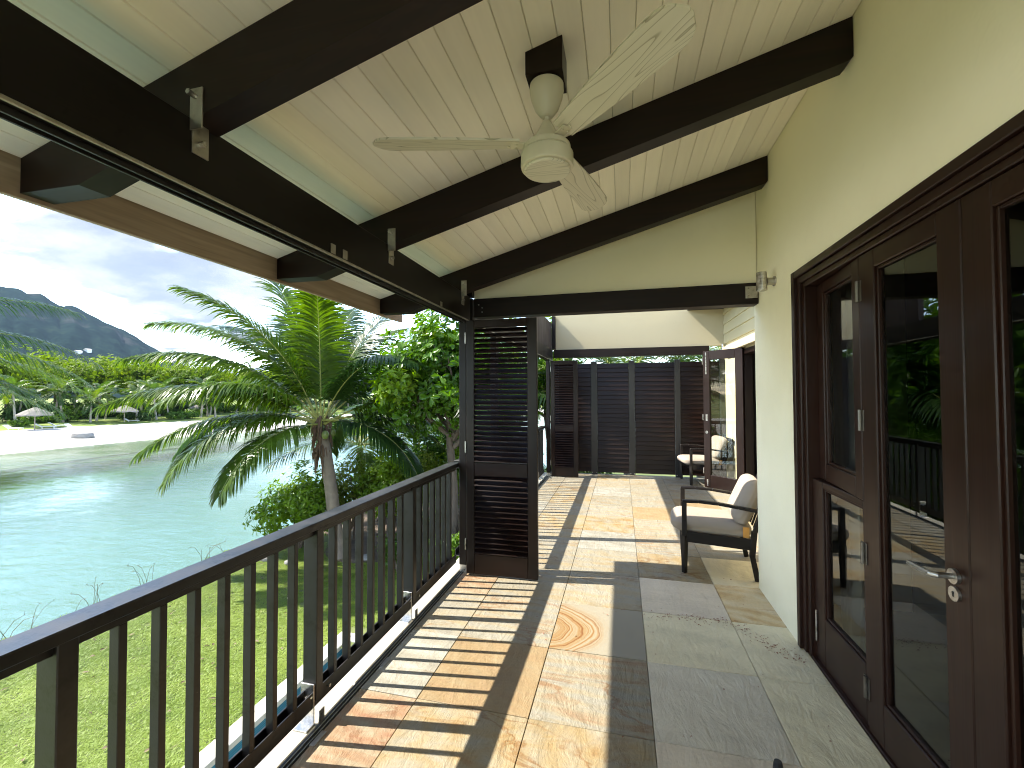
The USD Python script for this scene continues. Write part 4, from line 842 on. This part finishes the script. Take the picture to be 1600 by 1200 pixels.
# ---------------------------------------------------------------- plunge pool below the railing
pc = Thing("pool_edge", "pale stone coping with a blue mosaic lining, below the railing beside the lawn", "pool", (-4.4, 2, LAWN))
for k in range(11):
    a = -4 + k * .95; b_ = min(a + .945, 6.40)
    pc.part("coping_stone", box(-4.492, -4.255, a, b_, LAWN - .05, LAWN + .022, .006), "coping_stone")
pc.part("coping_stone", box(-4.254, -1.6, 6.19, 6.40, LAWN - .05, LAWN + .022, .006), "coping_stone")
pc.part("mosaic_lining", box(-4.36, -4.272, -4, 6.28, LAWN - 1.2, LAWN - .052, .002), "mosaic")
pc.part("mosaic_lining", box(-4.271, -1.58, 6.205, 6.28, LAWN - 1.2, LAWN - .052, .002), "mosaic")
pc.part("pool_floor", box(-4.271, -1.58, -4, 6.2, LAWN - 1.25, LAWN - 1.2, .002), "mosaic")
single("pool_water", grid([-4.271, -1.58], [-4, 6.2], lambda x, y: np.full_like(x, LAWN - .20)), "pool_water_look", kind="structure", smooth=False)

# ================================================================== PLANTS
def frond(base, az_, el0, L, droop, leafl=.8, n=64, width=.040, hang=.55, seed=0, segs=4, roll_=0.0, dp=1.35, rad0=.020):
    """A feather leaf. az_: heading, el0: start elevation, droop: how far (radians) the rib bends down by its tip. Returns rib mesh, leaflets (v, f)."""
    r = np.random.default_rng(seed); m = 18; s = np.linspace(0, 1, m)
    el_ = el0 - droop * s ** dp; h = np.array([math.cos(az_), math.sin(az_), 0]); side0 = np.array([-math.sin(az_), math.cos(az_), 0])
    sw = .12 * r.normal() * s ** 2
    dirs = np.cos(el_)[:, None] * (h * np.cos(sw)[:, None] + side0 * np.sin(sw)[:, None]) + np.sin(el_)[:, None] * np.array([0, 0, 1.0])
    P = np.array(base) + np.vstack([np.zeros(3), np.cumsum((dirs[:-1] + dirs[1:]) / 2 * L / (m - 1), axis=0)])
    rib = tube(P, np.interp(s, [0, .1, .5, 1], [rad0 * 1.6, rad0, rad0 * .55, .004]), 5, False)
    k = np.repeat(np.linspace(.16, .995, n), 2); sd = np.tile([1, -1], n); k = np.clip(k + r.normal(0, .003, len(k)), .14, 1)
    B = np.stack([np.interp(k, s, P[:, a]) for a in range(3)], 1); T = unit(np.stack([np.interp(k, s, dirs[:, a]) for a in range(3)], 1))
    S = unit(np.cross(T, [0, 0, 1.0]) + 1e-6); Nn = np.cross(S, T)
    cr, sr = math.cos(roll_), math.sin(roll_); S, Nn = S * cr + Nn * sr, Nn * cr - S * sr
    ll = leafl * np.interp(k, [.14, .28, .5, .75, .92, 1], [.55, .95, 1, .82, .5, .32]) * r.uniform(.88, 1.08, len(k))
    fwd = np.interp(k, [.14, 1], [.45, 1.25]) + r.normal(0, .06, len(k))
    d = unit(S * sd[:, None] + T * fwd[:, None] + Nn * (r.normal(.18, .09, len(k)))[:, None])
    lw = np.broadcast_to(width, len(k)) * r.uniform(.85, 1.1, len(k)); hg = hang * r.uniform(.75, 1.25, len(k))
    rows, p, dd_ = [], B.copy(), d.copy()
    wprof = [.45, 1.0, .85, .5, .05] if segs == 4 else [.5, 1.0, .05]
    for q_ in range(segs + 1):
        wv = unit(np.cross(dd_, Nn)) * (lw * wprof[q_] / 2)[:, None]
        rows += [p - wv, p + wv]
        p = p + dd_ * (ll / segs)[:, None]
        dd_ = unit(dd_ + np.array([0, 0, -1.0]) * (hg / segs * 1.6)[:, None])
    V = np.stack(rows, 1); nn = len(k); c = 2 * (segs + 1)
    f = []
    for q_ in range(segs): f += [(2 * q_, 2 * q_ + 1, 2 * q_ + 3), (2 * q_, 2 * q_ + 3, 2 * q_ + 2)]
    f = (np.arange(nn)[:, None, None] * c + np.array(f)[None]).reshape(-1, 3)
    return rib, (V.reshape(-1, 3), f)
def palm_trunk(p0, p1, r0, r1, n=26, bulge=.05):
    p0, p1 = np.array(p0, float), np.array(p1, float); s = np.linspace(0, 1, n * 2)
    c = p0 + (p1 - p0) * s[:, None]; c[:, :2] += (bulge * np.sin(s * pi))[:, None] * np.array([.8, .4])
    rr = r1 + (r0 - r1) * (1 - s) ** 1.5 + r0 * .35 * np.exp(-s / .05); rr = rr * (1 + .035 * (np.arange(n * 2) % 2))
    return tube(c, rr, 18)
def view_dir(x, y):   # ground heading (away from the camera) at a place
    a = math.atan2(y, x); return a
# --- the big coconut palm at the water's edge
pb, pt_ = np.array([-6.65, 9.3, LAWN - .05]), np.array([-7.12, 9.32, .70])
palm = Thing("coconut_palm", "large coconut palm with a curved ringed trunk on the lawn before the lagoon", "palm tree", pb)
palm.part("trunk", palm_trunk(pb, pt_, .165, .135), "trunk_bark", smooth=50)
hub = pt_ + np.array([-.03, 0, .25])
away = math.atan2(9.3, -7.1); right = away - pi / 2
specs = [  # image heading (0 right, 90 away, 180 left, 270 towards us), start elevation, length, droop, hang, material
    (187, 34, 4.3, 1.05, .95, 0), (176, 16, 3.9, 1.0, .9, 0), (205, 14, 3.5, 1.3, .9, 0), (168, 62, 4.5, 1.15, .6, 0), (265, 88, 4.0, 1.10, .55, 2), (150, 82, 4.6, .55, .5, 0), (100, 86, 4.2, .8, .5, 1),
    (25, 74, 4.3, .75, .5, 1), (8, 46, 4.6, 1.0, .8, 1), (-12, 30, 4.4, 1.25, .9, 0), (12, 18, 4.3, 1.2, .95, 1), (225, 2, 2.9, 1.1, .8, 0), (60, 40, 4.2, 1.0, .8, 1), (125, 36, 4.4, 1.0, .8, 0), (-38, 2, 3.2, 1.15, .8, 1), (150, 20, 4.0, 1.2, .9, 1),
    (310, 60, 3.6, 1.4, .8, 1), (178, 50, 4.4, 1.15, .8, 0), (140, 62, 4.4, .95, .6, 1), (212, 40, 3.5, 1.25, .8, 0), (115, 68, 4.4, .85, .5, 1), (70, 72, 4.3, .8, .5, 1), (30, 52, 4.4, 1.0, .7, 0), (0, 8, 4.0, 1.2, .9, 1), (85, 10, 3.8, 1.1, .9, 1), (45, 62, 4.2, .8, .6, 0), (195, 72, 4.2, .95, .5, 0)]
for k, (ph, e0, L_, dr, hg, mt) in enumerate(specs):
    hd = right + rad(ph)
    b = hub + np.array([math.cos(hd), math.sin(hd), 0]) * .07 + np.array([0, 0, rng.uniform(-.12, .08)])
    rib, lf = frond(b, hd, rad(e0), L_, dr * 1.08, 1.02 if L_ > 4 else .9, 124, .050, hg * 1.3, 100 + k)
    fp = palm.part("frond", lf, ("palm_leaf", "palm_leaf_deep", "palm_leaf")[mt], smooth=False)
    palm.part("midrib", rib, "rachis", parent=fp)
# leaf bases, fibre and coconuts at the crown
fib = []
for k in range(46):
    a = rng.uniform(0, 2 * pi); zz = rng.uniform(-.75, .18); c = pt_ + np.array([.12 * math.cos(a), .12 * math.sin(a), zz])
    o = np.array([math.cos(a), math.sin(a), 0])
    fib.append(tube([c - o * .03 + [0, 0, .22], c + o * (.05 + .05 * rng.random()), c + o * rng.uniform(.03, .13) + [0, 0, -rng.uniform(.15, .4)]], [.035, .028, .006], 5))
palm.part("leaf_bases", cat(*fib), "palm_fibre")
for k in range(7):
    a = rng.uniform(0, 2 * pi); m = trimesh.creation.icosphere(2, .085); m.apply_scale((1, 1, 1.25)); m.apply_translation(pt_ + np.array([.24 * math.cos(a), .24 * math.sin(a), rng.uniform(-.12, .1)]))
    palm.part("coconut", m, "coconut", smooth=True)

def whole_palm(name, label, base, top, specs_, mats, group=None, seed=0, leafl=.9, n=60, local=False, r=(.14, .10), segs=4, width=.04, coarse=False):
    """A palm whose fronds are joined two parts: fronds stay single parts when near."""
    t = Thing(name, label, "palm tree", base, group, local=local)
    b0 = np.zeros(3) if local else np.array(base, float); tp = np.array(top, float)
    t.part("trunk", palm_trunk(b0, tp, *r, n=14), "far_bark" if coarse else "trunk_bark", smooth=50)
    for k, (hd, e0, L_, dr, hg) in enumerate(specs_):
        rib, lf = frond(tp + np.array([0, 0, .1]), rad(hd), rad(e0), L_, dr, leafl, n, width, hg, seed + k, segs)
        fp = t.part("frond", lf, mats[k % len(mats)], smooth=False)
        if not coarse: t.part("midrib", rib, "rachis", parent=fp)
    return t
# palm just outside the frame on the left: its fronds hang into view
whole_palm("coconut_palm", "coconut palm at the left edge whose near fronds hang into the view", (-17.6, 3.0, LAWN - .05), (-17.0, 4.7, 2.05),
    [(58, 34, 5.6, 1.25, 1.25), (64, 22, 5.4, 1.15, 1.2), (72, 14, 5.0, 1.1, .9), (46, 26, 5.4, 1.15, 1.1), (62, 48, 5.4, 1.15, 1.0), (54, 10, 4.8, 1.0, 1.1), (95, 40, 4.4, 1.1, .8), (130, 40, 4.4, 1.1, .8), (165, 45, 4.4, 1.2, .8), (210, 40, 4.4, 1.2, .8), (250, 42, 4.4, 1.2, .8), (290, 42, 4.2, 1.2, .8), (330, 40, 4.2, 1.2, .8), (10, 30, 4.2, 1.2, .8), (60, 70, 4.2, .9, .5), (200, 75, 4.2, .8, .5), (320, 72, 4.2, .8, .5)],
    ["palm_leaf_deep", "palm_leaf"], seed=300, leafl=1.15, n=84)
# palms behind the courtyard and by its open side
def ring(n, seed, el=(10, 75), L=(3.2, 3.9), dr=(.9, 1.3), avoid=None):
    r = np.random.default_rng(seed)
    q_ = [(360 / n * k * 2.4 + r.uniform(-15, 15), np.interp(k, [0, n - 1], el[::-1]) + r.uniform(-6, 6), r.uniform(*L), r.uniform(*dr), r.uniform(.6, 1.0)) for k in range(n)]
    if avoid: q_ = [(h if not avoid[0] < h % 360 < avoid[1] else h + 180, e, l, d, g) for h, e, l, d, g in q_]
    return q_
whole_palm("coconut_palm", "coconut palm outside the open side of the courtyard, fronds beside the shutter", (-3.3, 11.2, LAWN), (-3.1, 11.3, 1.35), ring(15, 8), ["palm_leaf", "palm_leaf_deep"], seed=400, n=60)
whole_palm("coconut_palm", "coconut palm behind the slatted screen, its fronds fringing the gap above", (.1, 12.6, LAWN), (.15, 12.4, 1.75), ring(18, 12, (5, 60), avoid=(215, 325)), ["palm_leaf", "palm_leaf_deep"], seed=440, n=60)
whole_palm("coconut_palm", "coconut palm behind the screen on the courtyard's right, bright fronds in the gap", (2.1, 13.0, LAWN), (2.0, 12.8, 1.9), ring(16, 14, (5, 60), avoid=(215, 325)), ["palm_leaf_yellow", "palm_leaf"], seed=470, n=60)
whole_palm("coconut_palm", "young coconut palm among the shrubs behind the big palm's trunk", (-7.6, 15.2, LAWN), (-7.5, 15.2, -.55), ring(13, 16, (10, 70), (2.6, 3.3)), ["palm_leaf_deep", "palm_leaf"], seed=500, n=50)
whole_palm("coconut_palm", "low coconut palm at the water's edge between the big palm and the leafy tree", (-5.9, 17.0, LAWN), (-5.8, 17.0, -.7), ring(13, 18, (5, 65), (2.8, 3.4)), ["palm_leaf_deep"], seed=530, n=50)

# leafy crowns built of rosettes of leaves on twigs
def rosettes(centres, n_leaf, L, W, r, up=.5, spread=1.0, bend=.25, jit=.25):
    """A whorl of leaves at each centre; each centre has an axis (outward)."""
    C, Ax = centres; m = len(C)
    base = np.repeat(C, n_leaf, 0); ax = np.repeat(Ax, n_leaf, 0)
    u = unit(np.cross(ax, r.normal(size=ax.shape))); w = np.cross(ax, u)
    a = np.tile(np.arange(n_leaf) * 2.399, m) + np.repeat(r.uniform(0, 6.28, m), n_leaf)
    d = unit((u * np.cos(a)[:, None] + w * np.sin(a)[:, None]) * spread + ax * (up + r.normal(0, jit, len(a)))[:, None])
    nr = unit(ax + r.normal(0, .25, ax.shape)); base = base + ax * (r.uniform(-.5, .5, len(a)) * L)[:, None]
    return leaves(base, d, nr, L * r.uniform(.7, 1.15, len(a)), W * r.uniform(.8, 1.1, len(a)), bend, .16, (.62, 1.0))
def crown_points(c, rxyz, n, r, shell=.55, lumps=9):
    """Points through a lumpy volume, with outward axes."""
    c, rxyz = np.array(c, float), np.array(rxyz, float)
    L = unit(r.normal(size=(lumps, 3))) * r.uniform(.35, .75, (lumps, 1)); L[:, 2] = np.abs(L[:, 2]) * 1.0 - .25
    LR = r.uniform(.32, .55, lumps)
    k = r.integers(lumps, size=n); d = unit(r.normal(size=(n, 3))); q = r.uniform(shell, 1, n)
    p = L[k] + d * (LR[k] * q)[:, None]
    ax = unit(d * 1.0 + np.array([0, 0, .55]) + unit(p) * .4)
    return c + p * rxyz, ax, c + L * rxyz
def limbs(base, top, lumps_c, r0, r, n_sub=3):
    base, top = np.array(base, float), np.array(top, float); out = []
    for lc in lumps_c:
        t0 = base + (top - base) * r.uniform(.55, 1.0); mid = (t0 + lc) / 2 + r.normal(0, .08, 3) + [0, 0, -.08]
        out.append(tube([t0, mid, lc], [r0 * .55, r0 * .35, r0 * .14], 6))
        for _ in range(n_sub):
            e = lc + r.normal(0, .35, 3) * np.linalg.norm(lc - t0) * .5; out.append(tube([mid + (lc - mid) * r.uniform(0, .8), (mid + e) / 2 + r.normal(0, .05, 3), e], [r0 * .22, r0 * .15, r0 * .05], 4))
    return out
def leafy_tree(name, label, base, crown_c, crown_r, n, leaf, m, seed, trunk_r=.12, catg="tree", group=None, nl=7, lumps=10, bright=None, local=False, shell=.5):
    r = np.random.default_rng(seed); t = Thing(name, label, catg, base, group, local=local)
    b0 = np.zeros(3) if local else np.array(base, float)
    C, Ax, LC = crown_points(crown_c, crown_r, n, r, shell, lumps)
    top = np.array(crown_c, float) - [0, 0, crown_r[2] * .35]
    s = np.linspace(0, 1, 7)[:, None]; path = b0 + (top - b0) * s + np.sin(s * pi * 1.4) * np.array([.12, .05, 0]) * (crown_r[0] / 2)
    t.part("trunk", tube(path, np.linspace(trunk_r * 1.25, trunk_r * .6, 7), 10), "tree_bark", smooth=50)
    t.part("limbs", cat(*limbs(path[3], top, LC, trunk_r, r)), "tree_bark", smooth=50)
    t.part("foliage", rosettes((C, Ax), nl, leaf[0], leaf[1], r), m, smooth=False, kind="stuff")
    if bright is not None:
        bc, br_, bn = bright; C2, Ax2, _ = crown_points(bc, br_, bn, r, .4, 5)
        t.part("young_foliage", rosettes((C2, Ax2), nl, leaf[0] * 1.05, leaf[1] * 1.1, r, up=.8), "bright_leaf", "bright yellow-green new leaves", smooth=False, kind="stuff")
    return t
leafy_tree("almond_tree", "tall leafy tree with glossy rosettes beside the railing's far end", (-4.05, 9.6, LAWN), (-3.9, 9.9, 1.95), (2.0, 1.6, 2.6), 1250, (.22, .095), "almond_leaf", 61, .12, nl=8, lumps=16, bright=((-4.75, 8.6, 1.75), (.75, .5, .45), 70))
leafy_tree("almond_tree", "leafy tree beyond the courtyard's open side, glimpsed past the shutter", (-2.2, 13.5, LAWN), (-2.2, 13.5, 2.2), (1.7, 1.6, 2.2), 420, (.21, .085), "almond_leaf", 62, .12, nl=8, lumps=12)
leafy_tree("almond_tree", "dark leafy tree behind the planting to the right of the big palm", (-4.9, 14.6, LAWN), (-4.8, 14.4, .2), (1.7, 1.5, 1.5), 380, (.20, .08), "almond_leaf", 63, .11, nl=8, lumps=12)
def shrub(label, c, rr, n, leaf, m, seed, lumps=10, nl=7):
    r = np.random.default_rng(seed); t = Thing("shrub", label, "shrub", (c[0], c[1], LAWN), "shrubs in the planting at the lawn's end" if False else None)
    C, Ax, LC = crown_points(c, rr, n, r, .45, lumps)
    st = []
    for lc in LC:
        b = np.array([c[0] + r.normal(0, .18), c[1] + r.normal(0, .18), LAWN]); st.append(tube([b, (b + lc) / 2 + r.normal(0, .08, 3), lc], [.028, .02, .008], 5))
    t.part("stems", cat(*st), "tree_bark", smooth=50)
    t.part("foliage", rosettes((C, Ax), nl, leaf[0], leaf[1], r), m, smooth=False, kind="stuff")
shrub("dense green shrub left of the big palm's trunk, at the water's edge", (-8.05, 9.75, -1.10), (1.40, 1.0, 1.35), 640, (.16, .068), "lime_leaf", 71, 14)
shrub("twiggy pale-leaved shrub just left of the big palm's trunk", (-7.05, 10.3, -.95), (.95, .8, 1.35), 460, (.11, .048), "pale_bush_leaf", 72, 10)
shrub("bright green shrub right of the big palm's trunk", (-6.05, 10.5, -.75), (1.05, .8, 1.6), 560, (.16, .068), "lime_leaf", 73, 12)
shrub("fine-leaved pale shrub between the palm trunk and the leafy tree", (-5.1, 10.4, -.8), (1.05, .8, 1.45), 620, (.10, .042), "pale_bush_leaf", 74, 12)
shrub("yellow-green shrub under the leafy tree by the railing's end", (-4.1, 11.0, -.7), (1.1, .8, 1.5), 480, (.16, .066), "bright_leaf", 75, 12)
shrub("low green shrub against the pool's end below the railing", (-3.1, 8.6, -1.6), (.9, .8, .75), 240, (.14, .06), "bush_leaf", 76, 9)
shrub("spreading shrub at the foot of the leafy tree", (-4.7, 8.9, -1.9), (.8, .6, .5), 190, (.13, .05), "bush_leaf", 77, 9)
shrub("green shrub growing behind the left part of the slatted screen", (-1.0, 10.0, -.6), (1.2, .6, 1.7), 300, (.17, .07), "bush_leaf", 78, 10)
shrub("dark glossy shrub behind the trunk of the big palm", (-6.9, 12.2, -.9), (1.5, 1.0, 1.5), 480, (.17, .07), "almond_leaf", 79, 13)
shrub("broad dark shrub under the leafy tree's left side", (-5.3, 12.6, -.5), (1.5, 1.0, 1.9), 520, (.17, .07), "almond_leaf", 80, 13)
shrub("dark shrub behind the railing's far end below the leafy tree", (-3.6, 12.4, -.6), (1.3, 1.0, 1.9), 420, (.17, .07), "bush_leaf", 81, 12)
whole_palm("coconut_palm", "small coconut palm left behind the big palm's trunk over the shrubs", (-8.6, 13.2, LAWN), (-8.6, 13.2, -.2), ring(14, 23, (5, 70), (2.6, 3.2)), ["palm_leaf_deep", "palm_leaf"], seed=560, n=54)
# tall dry grass stalks on the lawn's brink
for k, (y, n_, lab) in enumerate([(4.35, 5, "wispy dry grass stalks on the lawn's brink, nearest the left edge"), (5.05, 5, "small tuft of dry grass stalks beside the water, second from the left"), (6.0, 6, "thin tuft of bent dry grass stalks above the middle of the railing"), (6.75, 5, "tall single-stemmed dry grass tuft on the lawn's brink"), (8.4, 7, "dry grass tuft on the lawn's brink next to the green shrub")]):
    r = np.random.default_rng(900 + k); tf = Thing("grass_tuft", lab, "grass", (-9.42, y, LAWN))
    for _ in range(n_):
        b = np.array([-9.42 + r.normal(0, .05), y + r.normal(0, .22), LAWN - .02]); h = r.uniform(.3, .55) * (1.35 if k == 3 and _ == 0 else 1); l_ = r.normal(0, .16, 2)
        st = [tube([b, b + [l_[0] * .3, l_[1] * .3, h * .5], b + [l_[0] * .8, l_[1] * .8, h * .9], b + [l_[0] * 1.3, l_[1] * 1.3, h]], [.0045, .0035, .003, .002], 4)]
        e = st[-1].vertices[-1]
        for q_ in range(3): st.append(tube([e, e + r.normal(0, .03, 3)], [.003, .001], 3))
        tf.part("stalk", cat(*st), "dry_grass")
# rocks at the bed's edge
for k, (x, y, s, lab) in enumerate([(-8.7, 9.0, .16, "grey stone at the left foot of the green shrub"), (-8.2, 8.75, .12, "small grey stone beside the green shrub"), (-7.5, 8.7, .10, "small stone near the palm's foot"), (-5.9, 9.35, .13, "grey stone right of the palm's foot")]):
    m = trimesh.creation.icosphere(3, s); m.vertices *= 1 + .5 * (meshkit.fbm(m.vertices * 6 + k * 9, 3, k)[:, None] - .5); m.apply_scale((1.3, 1, .7)); m.apply_translation((x, y, LAWN + s * .25)); single("stone", m, "rock", lab, "stone", smooth=True)

# ---------------------------------------------------------------- far shore
def shore_at(y, o):
    k = np.argmin(np.abs(SH[:, 1] - y)); p = SH[k] + NO[k] * o; return p
def land_z(o): return float(np.interp(o, [25.5, 27.5, 34, 44, 60, 100], [SEA + .30, SEA + .56, SEA + .75, SEA + .9, SEA + 1.0, SEA + 1.2]))
CLS = UsdGeom.Scope.Define(stage, "/World/Looks")  # prototypes are the first trees themselves
def flat_tree(seed, H, Rr, label, at, m="canopy_leaf"):
    r = np.random.default_rng(seed); t = Thing("canopy_tree", label, "tree", at, "broad canopy trees behind the far beach", local=True)
    C, Ax, LC = crown_points((0, 0, H * .70), (Rr, Rr, H * .42), 620, r, .6, 22)
    t.part("trunk", tube([(0, 0, -.5), (.1, .05, H * .3), (0, 0, H * .6)], [.3, .24, .15], 8), "tree_bark")
    t.part("crown", rosettes((C, Ax), 5, .62, .42, r, up=.35), m, smooth=False, kind="stuff"); return t
protos = []
lab_c = "broad yellow-green canopy tree in the wood behind the far beach"
yy = 30
for k in range(3):
    p = shore_at(46 + 16 * k, 52 + 3 * k); protos.append(flat_tree(700 + k, 10.6, 6.2, lab_c, (p[0], p[1], land_z(52))).path)
for k in range(40):
    row = k % 2; y = 22 + (k // 2) * 5.6 + rng.uniform(-1.5, 1.5); p = shore_at(y, (49 if row == 0 else 63) + rng.uniform(-3, 3))
    copy_of(protos[k % 3], "canopy_tree", (p[0], p[1], land_z(55)), rng.uniform(0, 360), rng.uniform(.86, 1.06) * (1 if row == 0 else 1.12), lab_c, "broad canopy trees behind the far beach", "tree")
# coconut palms of the grove
def grove_palm(seed, H, at, label):
    r = np.random.default_rng(seed)
    sp = [(360 / 17 * k * 2.4 + r.uniform(-12, 12), np.interp(k, [0, 16], [78, -15]) + r.uniform(-6, 6), r.uniform(3.0, 3.8), r.uniform(.9, 1.4), r.uniform(.6, 1.0)) for k in range(17)]
    return whole_palm("grove_palm", label, at, (r.uniform(-.5, .5), r.uniform(-.5, .5), H), sp, ["grove_leaf", "grove_leaf", "palm_leaf_yellow"], "coconut palms of the grove behind the far beach", seed, .85, 26, True, (.16, .11), 2, .11, True)
lab_g = "coconut palm with a slim pale trunk in the grove behind the far beach"
gp = []
for k, (y, o, H) in enumerate([(44, 36, 4.2), (52, 38, 5.0), (60, 35, 3.2)]):
    p = shore_at(y, o); gp.append(grove_palm(800 + 40 * k, H, (p[0], p[1], land_z(o)), lab_g).path)
for k in range(44):
    y = 24 + k * 1.75 + rng.uniform(-1, 1); o = rng.choice([33, 36, 39.5, 43, 46]) + rng.uniform(-1, 1); p = shore_at(y, o)
    copy_of(gp[k % 3], "grove_palm", (p[0], p[1], land_z(o)), rng.uniform(0, 360), rng.uniform(.8, 1.15), lab_g, "coconut palms of the grove behind the far beach", "palm tree")
# understorey shrubs
def far_shrub(seed, at, label, m):
    r = np.random.default_rng(seed); t = Thing("beach_shrub", label, "shrub", at, "shrubs along the back of the far beach", local=True)
    C, Ax, _ = crown_points((0, 0, .75), (1.7, 1.5, 1.0), 170, r, .5, 9); t.part("foliage", rosettes((C, Ax), 5, .36, .20, r), m, smooth=False, kind="stuff"); return t
lab_s = "rounded green shrub along the back of the far beach"
fs = []
for k, m in enumerate(("grove_leaf", "bush_leaf")):
    p = shore_at(50 + 5 * k, 31); fs.append(far_shrub(850 + k, (p[0], p[1], land_z(31)), lab_s, m).path)
for k in range(120):
    y = 20 + k * .72 + rng.uniform(-.8, .8); o = rng.choice([30.5, 36, 44, 47, 48], p=[.10, .14, .26, .26, .24]) + rng.uniform(-1, 1); p = shore_at(y, o)
    copy_of(fs[k % 2], "beach_shrub", (p[0], p[1], land_z(o)), rng.uniform(0, 360), rng.uniform(.7, 1.5) * (1.5 if o > 42 else 1), lab_s, "shrubs along the back of the far beach", "shrub")
# thatched parasols, loungers, a dark boulder
def at_px(x, y, z):
    d = R * (x - 800) / 685.285 + U * (600 - y) / 685.285 + F; t = (z - 1.6) / d[2]; return CAM + d * t
ZB = SEA + .45
for (x, y, s, lab) in ((54, 671, 1.15, "thatched beach parasol farthest left on the far beach"), (194, 661.5, 1.15, "thatched beach parasol in the middle of the far beach"), (306, 652.5, 1.0, "thatched beach parasol farthest right, against the shrubs")):
    p = at_px(x, y, ZB); p[2] = ZB; t = Thing("beach_parasol", lab, "parasol", p)
    r = np.random.default_rng(int(x)); k = 28; prof = []
    m = lathe([(0, 2.55 * s), (.12 * s, 2.5 * s), (.9 * s, 2.1 * s), (1.5 * s, 1.72 * s), (1.52 * s, 1.6 * s), (1.3 * s, 1.68 * s), (0, 2.2 * s)], p, 26); m.vertices[:, 2] -= .12 * r.random(len(m.vertices)) * (np.hypot(m.vertices[:, 0] - p[0], m.vertices[:, 1] - p[1]) > 1.2)
    t.part("thatch", m, "thatch", smooth=False); t.part("pole", cyl(p - [0, 0, .3], p + [0, 0, 2.3 * s], .06, 8), "far_bark")
for (x, y, a, lab) in ((22, 673, 20, "white sun lounger left of the farthest left parasol"), (72, 670, 50, "white sun lounger just right of the farthest left parasol"), (92, 668, 80, "white sun lounger between the left and middle parasols"), (116, 671, 15, "low grey sun lounger lying out on the open sand"), (207, 660.5, 40, "sun lounger in the shade of the middle parasol")):
    p = at_px(x, y, ZB); p[2] = ZB; t = Thing("sun_lounger", lab, "sun lounger", p)
    M4 = rotm(rad(a), (0, 0, 1)); M4[:3, 3] = p
    for nm, ms in (("bed", rbox((1.3, .65, .07), .02, None, (.2, 0, .32))), ("backrest", rbox((.75, .65, .07), .02, rotm(rad(35), (0, 1, 0)), (-.72, 0, .52)))):
        ms.apply_transform(M4); t.part(nm, ms, "lounger_white")
    for lx in (-.4, .75):
        for ly in (-.28, .28):
            ms = box(lx - .025, lx + .025, ly - .025, ly + .025, -.05, .285, .004); ms.apply_transform(M4); t.part("leg", ms, "lounger_white")
p = at_px(130, 682.5, SEA + .36)
m = trimesh.creation.icosphere(3, 1.0); m.vertices *= 1 + .35 * (meshkit.fbm(m.vertices * 2.3, 4, 2)[:, None] - .5); m.vertices[:, 2] = np.clip(m.vertices[:, 2], -.6, .55); m.apply_scale((1.05, .6, .55)); m.apply_transform(rotm(.5, (0, 0, 1))); m.apply_translation((p[0], p[1], SEA + .45))
single("boulder", m, "rock", "flat dark boulder lying on the open white sand", "boulder", smooth=True)
# house with a red roof half hidden in the grove
p = shore_at(34, 44); hz = land_z(44)
t = Thing("house", "house with a red roof hidden in the grove behind the left fronds", "house", (p[0], p[1], hz))
t.part("wall", box(p[0] - 3, p[0] + 3, p[1] - 4, p[1] + 4, hz - .3, hz + 4.6, .02), "house_white")
t.part("roof", prism([(p[0] - 3.7, hz + 4.605), (p[0] + 3.7, hz + 4.605), (p[0], hz + 7.4)], p[1] - 4.7, p[1] + 4.7), "red_roof")
for q_ in (-2.4, 0, 2.4):
    w_ = t.part("window", box(p[0] + 3.0, p[0] + 3.06, p[1] + q_ - .5, p[1] + q_ + .5, hz + 2.8, hz + 4.0, .01), "house_window")
# little houses on the mountain side
labs = ["white hillside house farthest left, high above the grove", "white hillside house second from left on the mountain", "pale hillside house under the rocky shoulder", "pair-roofed white house low on the mountain, centre", "white hillside house low on the slope, above the canopy", "white hillside house nearest the mountain's right foot", "small pale house far right on the lower slope"]
for (x, y), lab in zip([(122, 553), (137, 551), (163, 551), (185, 573), (201, 569.5), (216, 571), (232, 562)], labs):
    d = R * (x - 800) / 685.285 + U * (600 - y) / 685.285 + F; a = math.atan2(-d[0], d[1]); tn = d[2] / math.hypot(d[0], d[1])
    best = min(Dm[4:86], key=lambda D: abs(ground_m(a, D) - (1.6 + tn * D))); z = ground_m(a, best); c = np.array([-best * math.sin(a), best * math.cos(a), z])
    t = Thing("hillside_house", lab, "house", c); w_, h_ = rng.uniform(9, 15), rng.uniform(6, 9)
    t.part("wall", box(c[0] - w_ / 2, c[0] + w_ / 2, c[1] - 6, c[1] + 6, c[2] - 4, c[2] + h_, .1), "house_white")
    t.part("roof", prism([(c[0] - w_ / 2 - 1, c[2] + h_ + .02), (c[0] + w_ / 2 + 1, c[2] + h_ + .02), (c[0], c[2] + h_ + 3.2)], c[1] - 7, c[1] + 7), "concrete")

# sea air
mat("sea_air", {"v": ("principled_volume", {"color": (.55, .76, 1.0), "density": .000028, "anisotropy": .2})}, [], None, "v.volume")
hz_ = trimesh.creation.box((9000, 9000, 1400)); hz_.apply_translation((-600, 600, 1400 / 2 - 8.5))
single("haze", hz_, "sea_air", kind="stuff", label="faint bluish sea air over the lagoon and mountain", cat="haze", smooth=False)
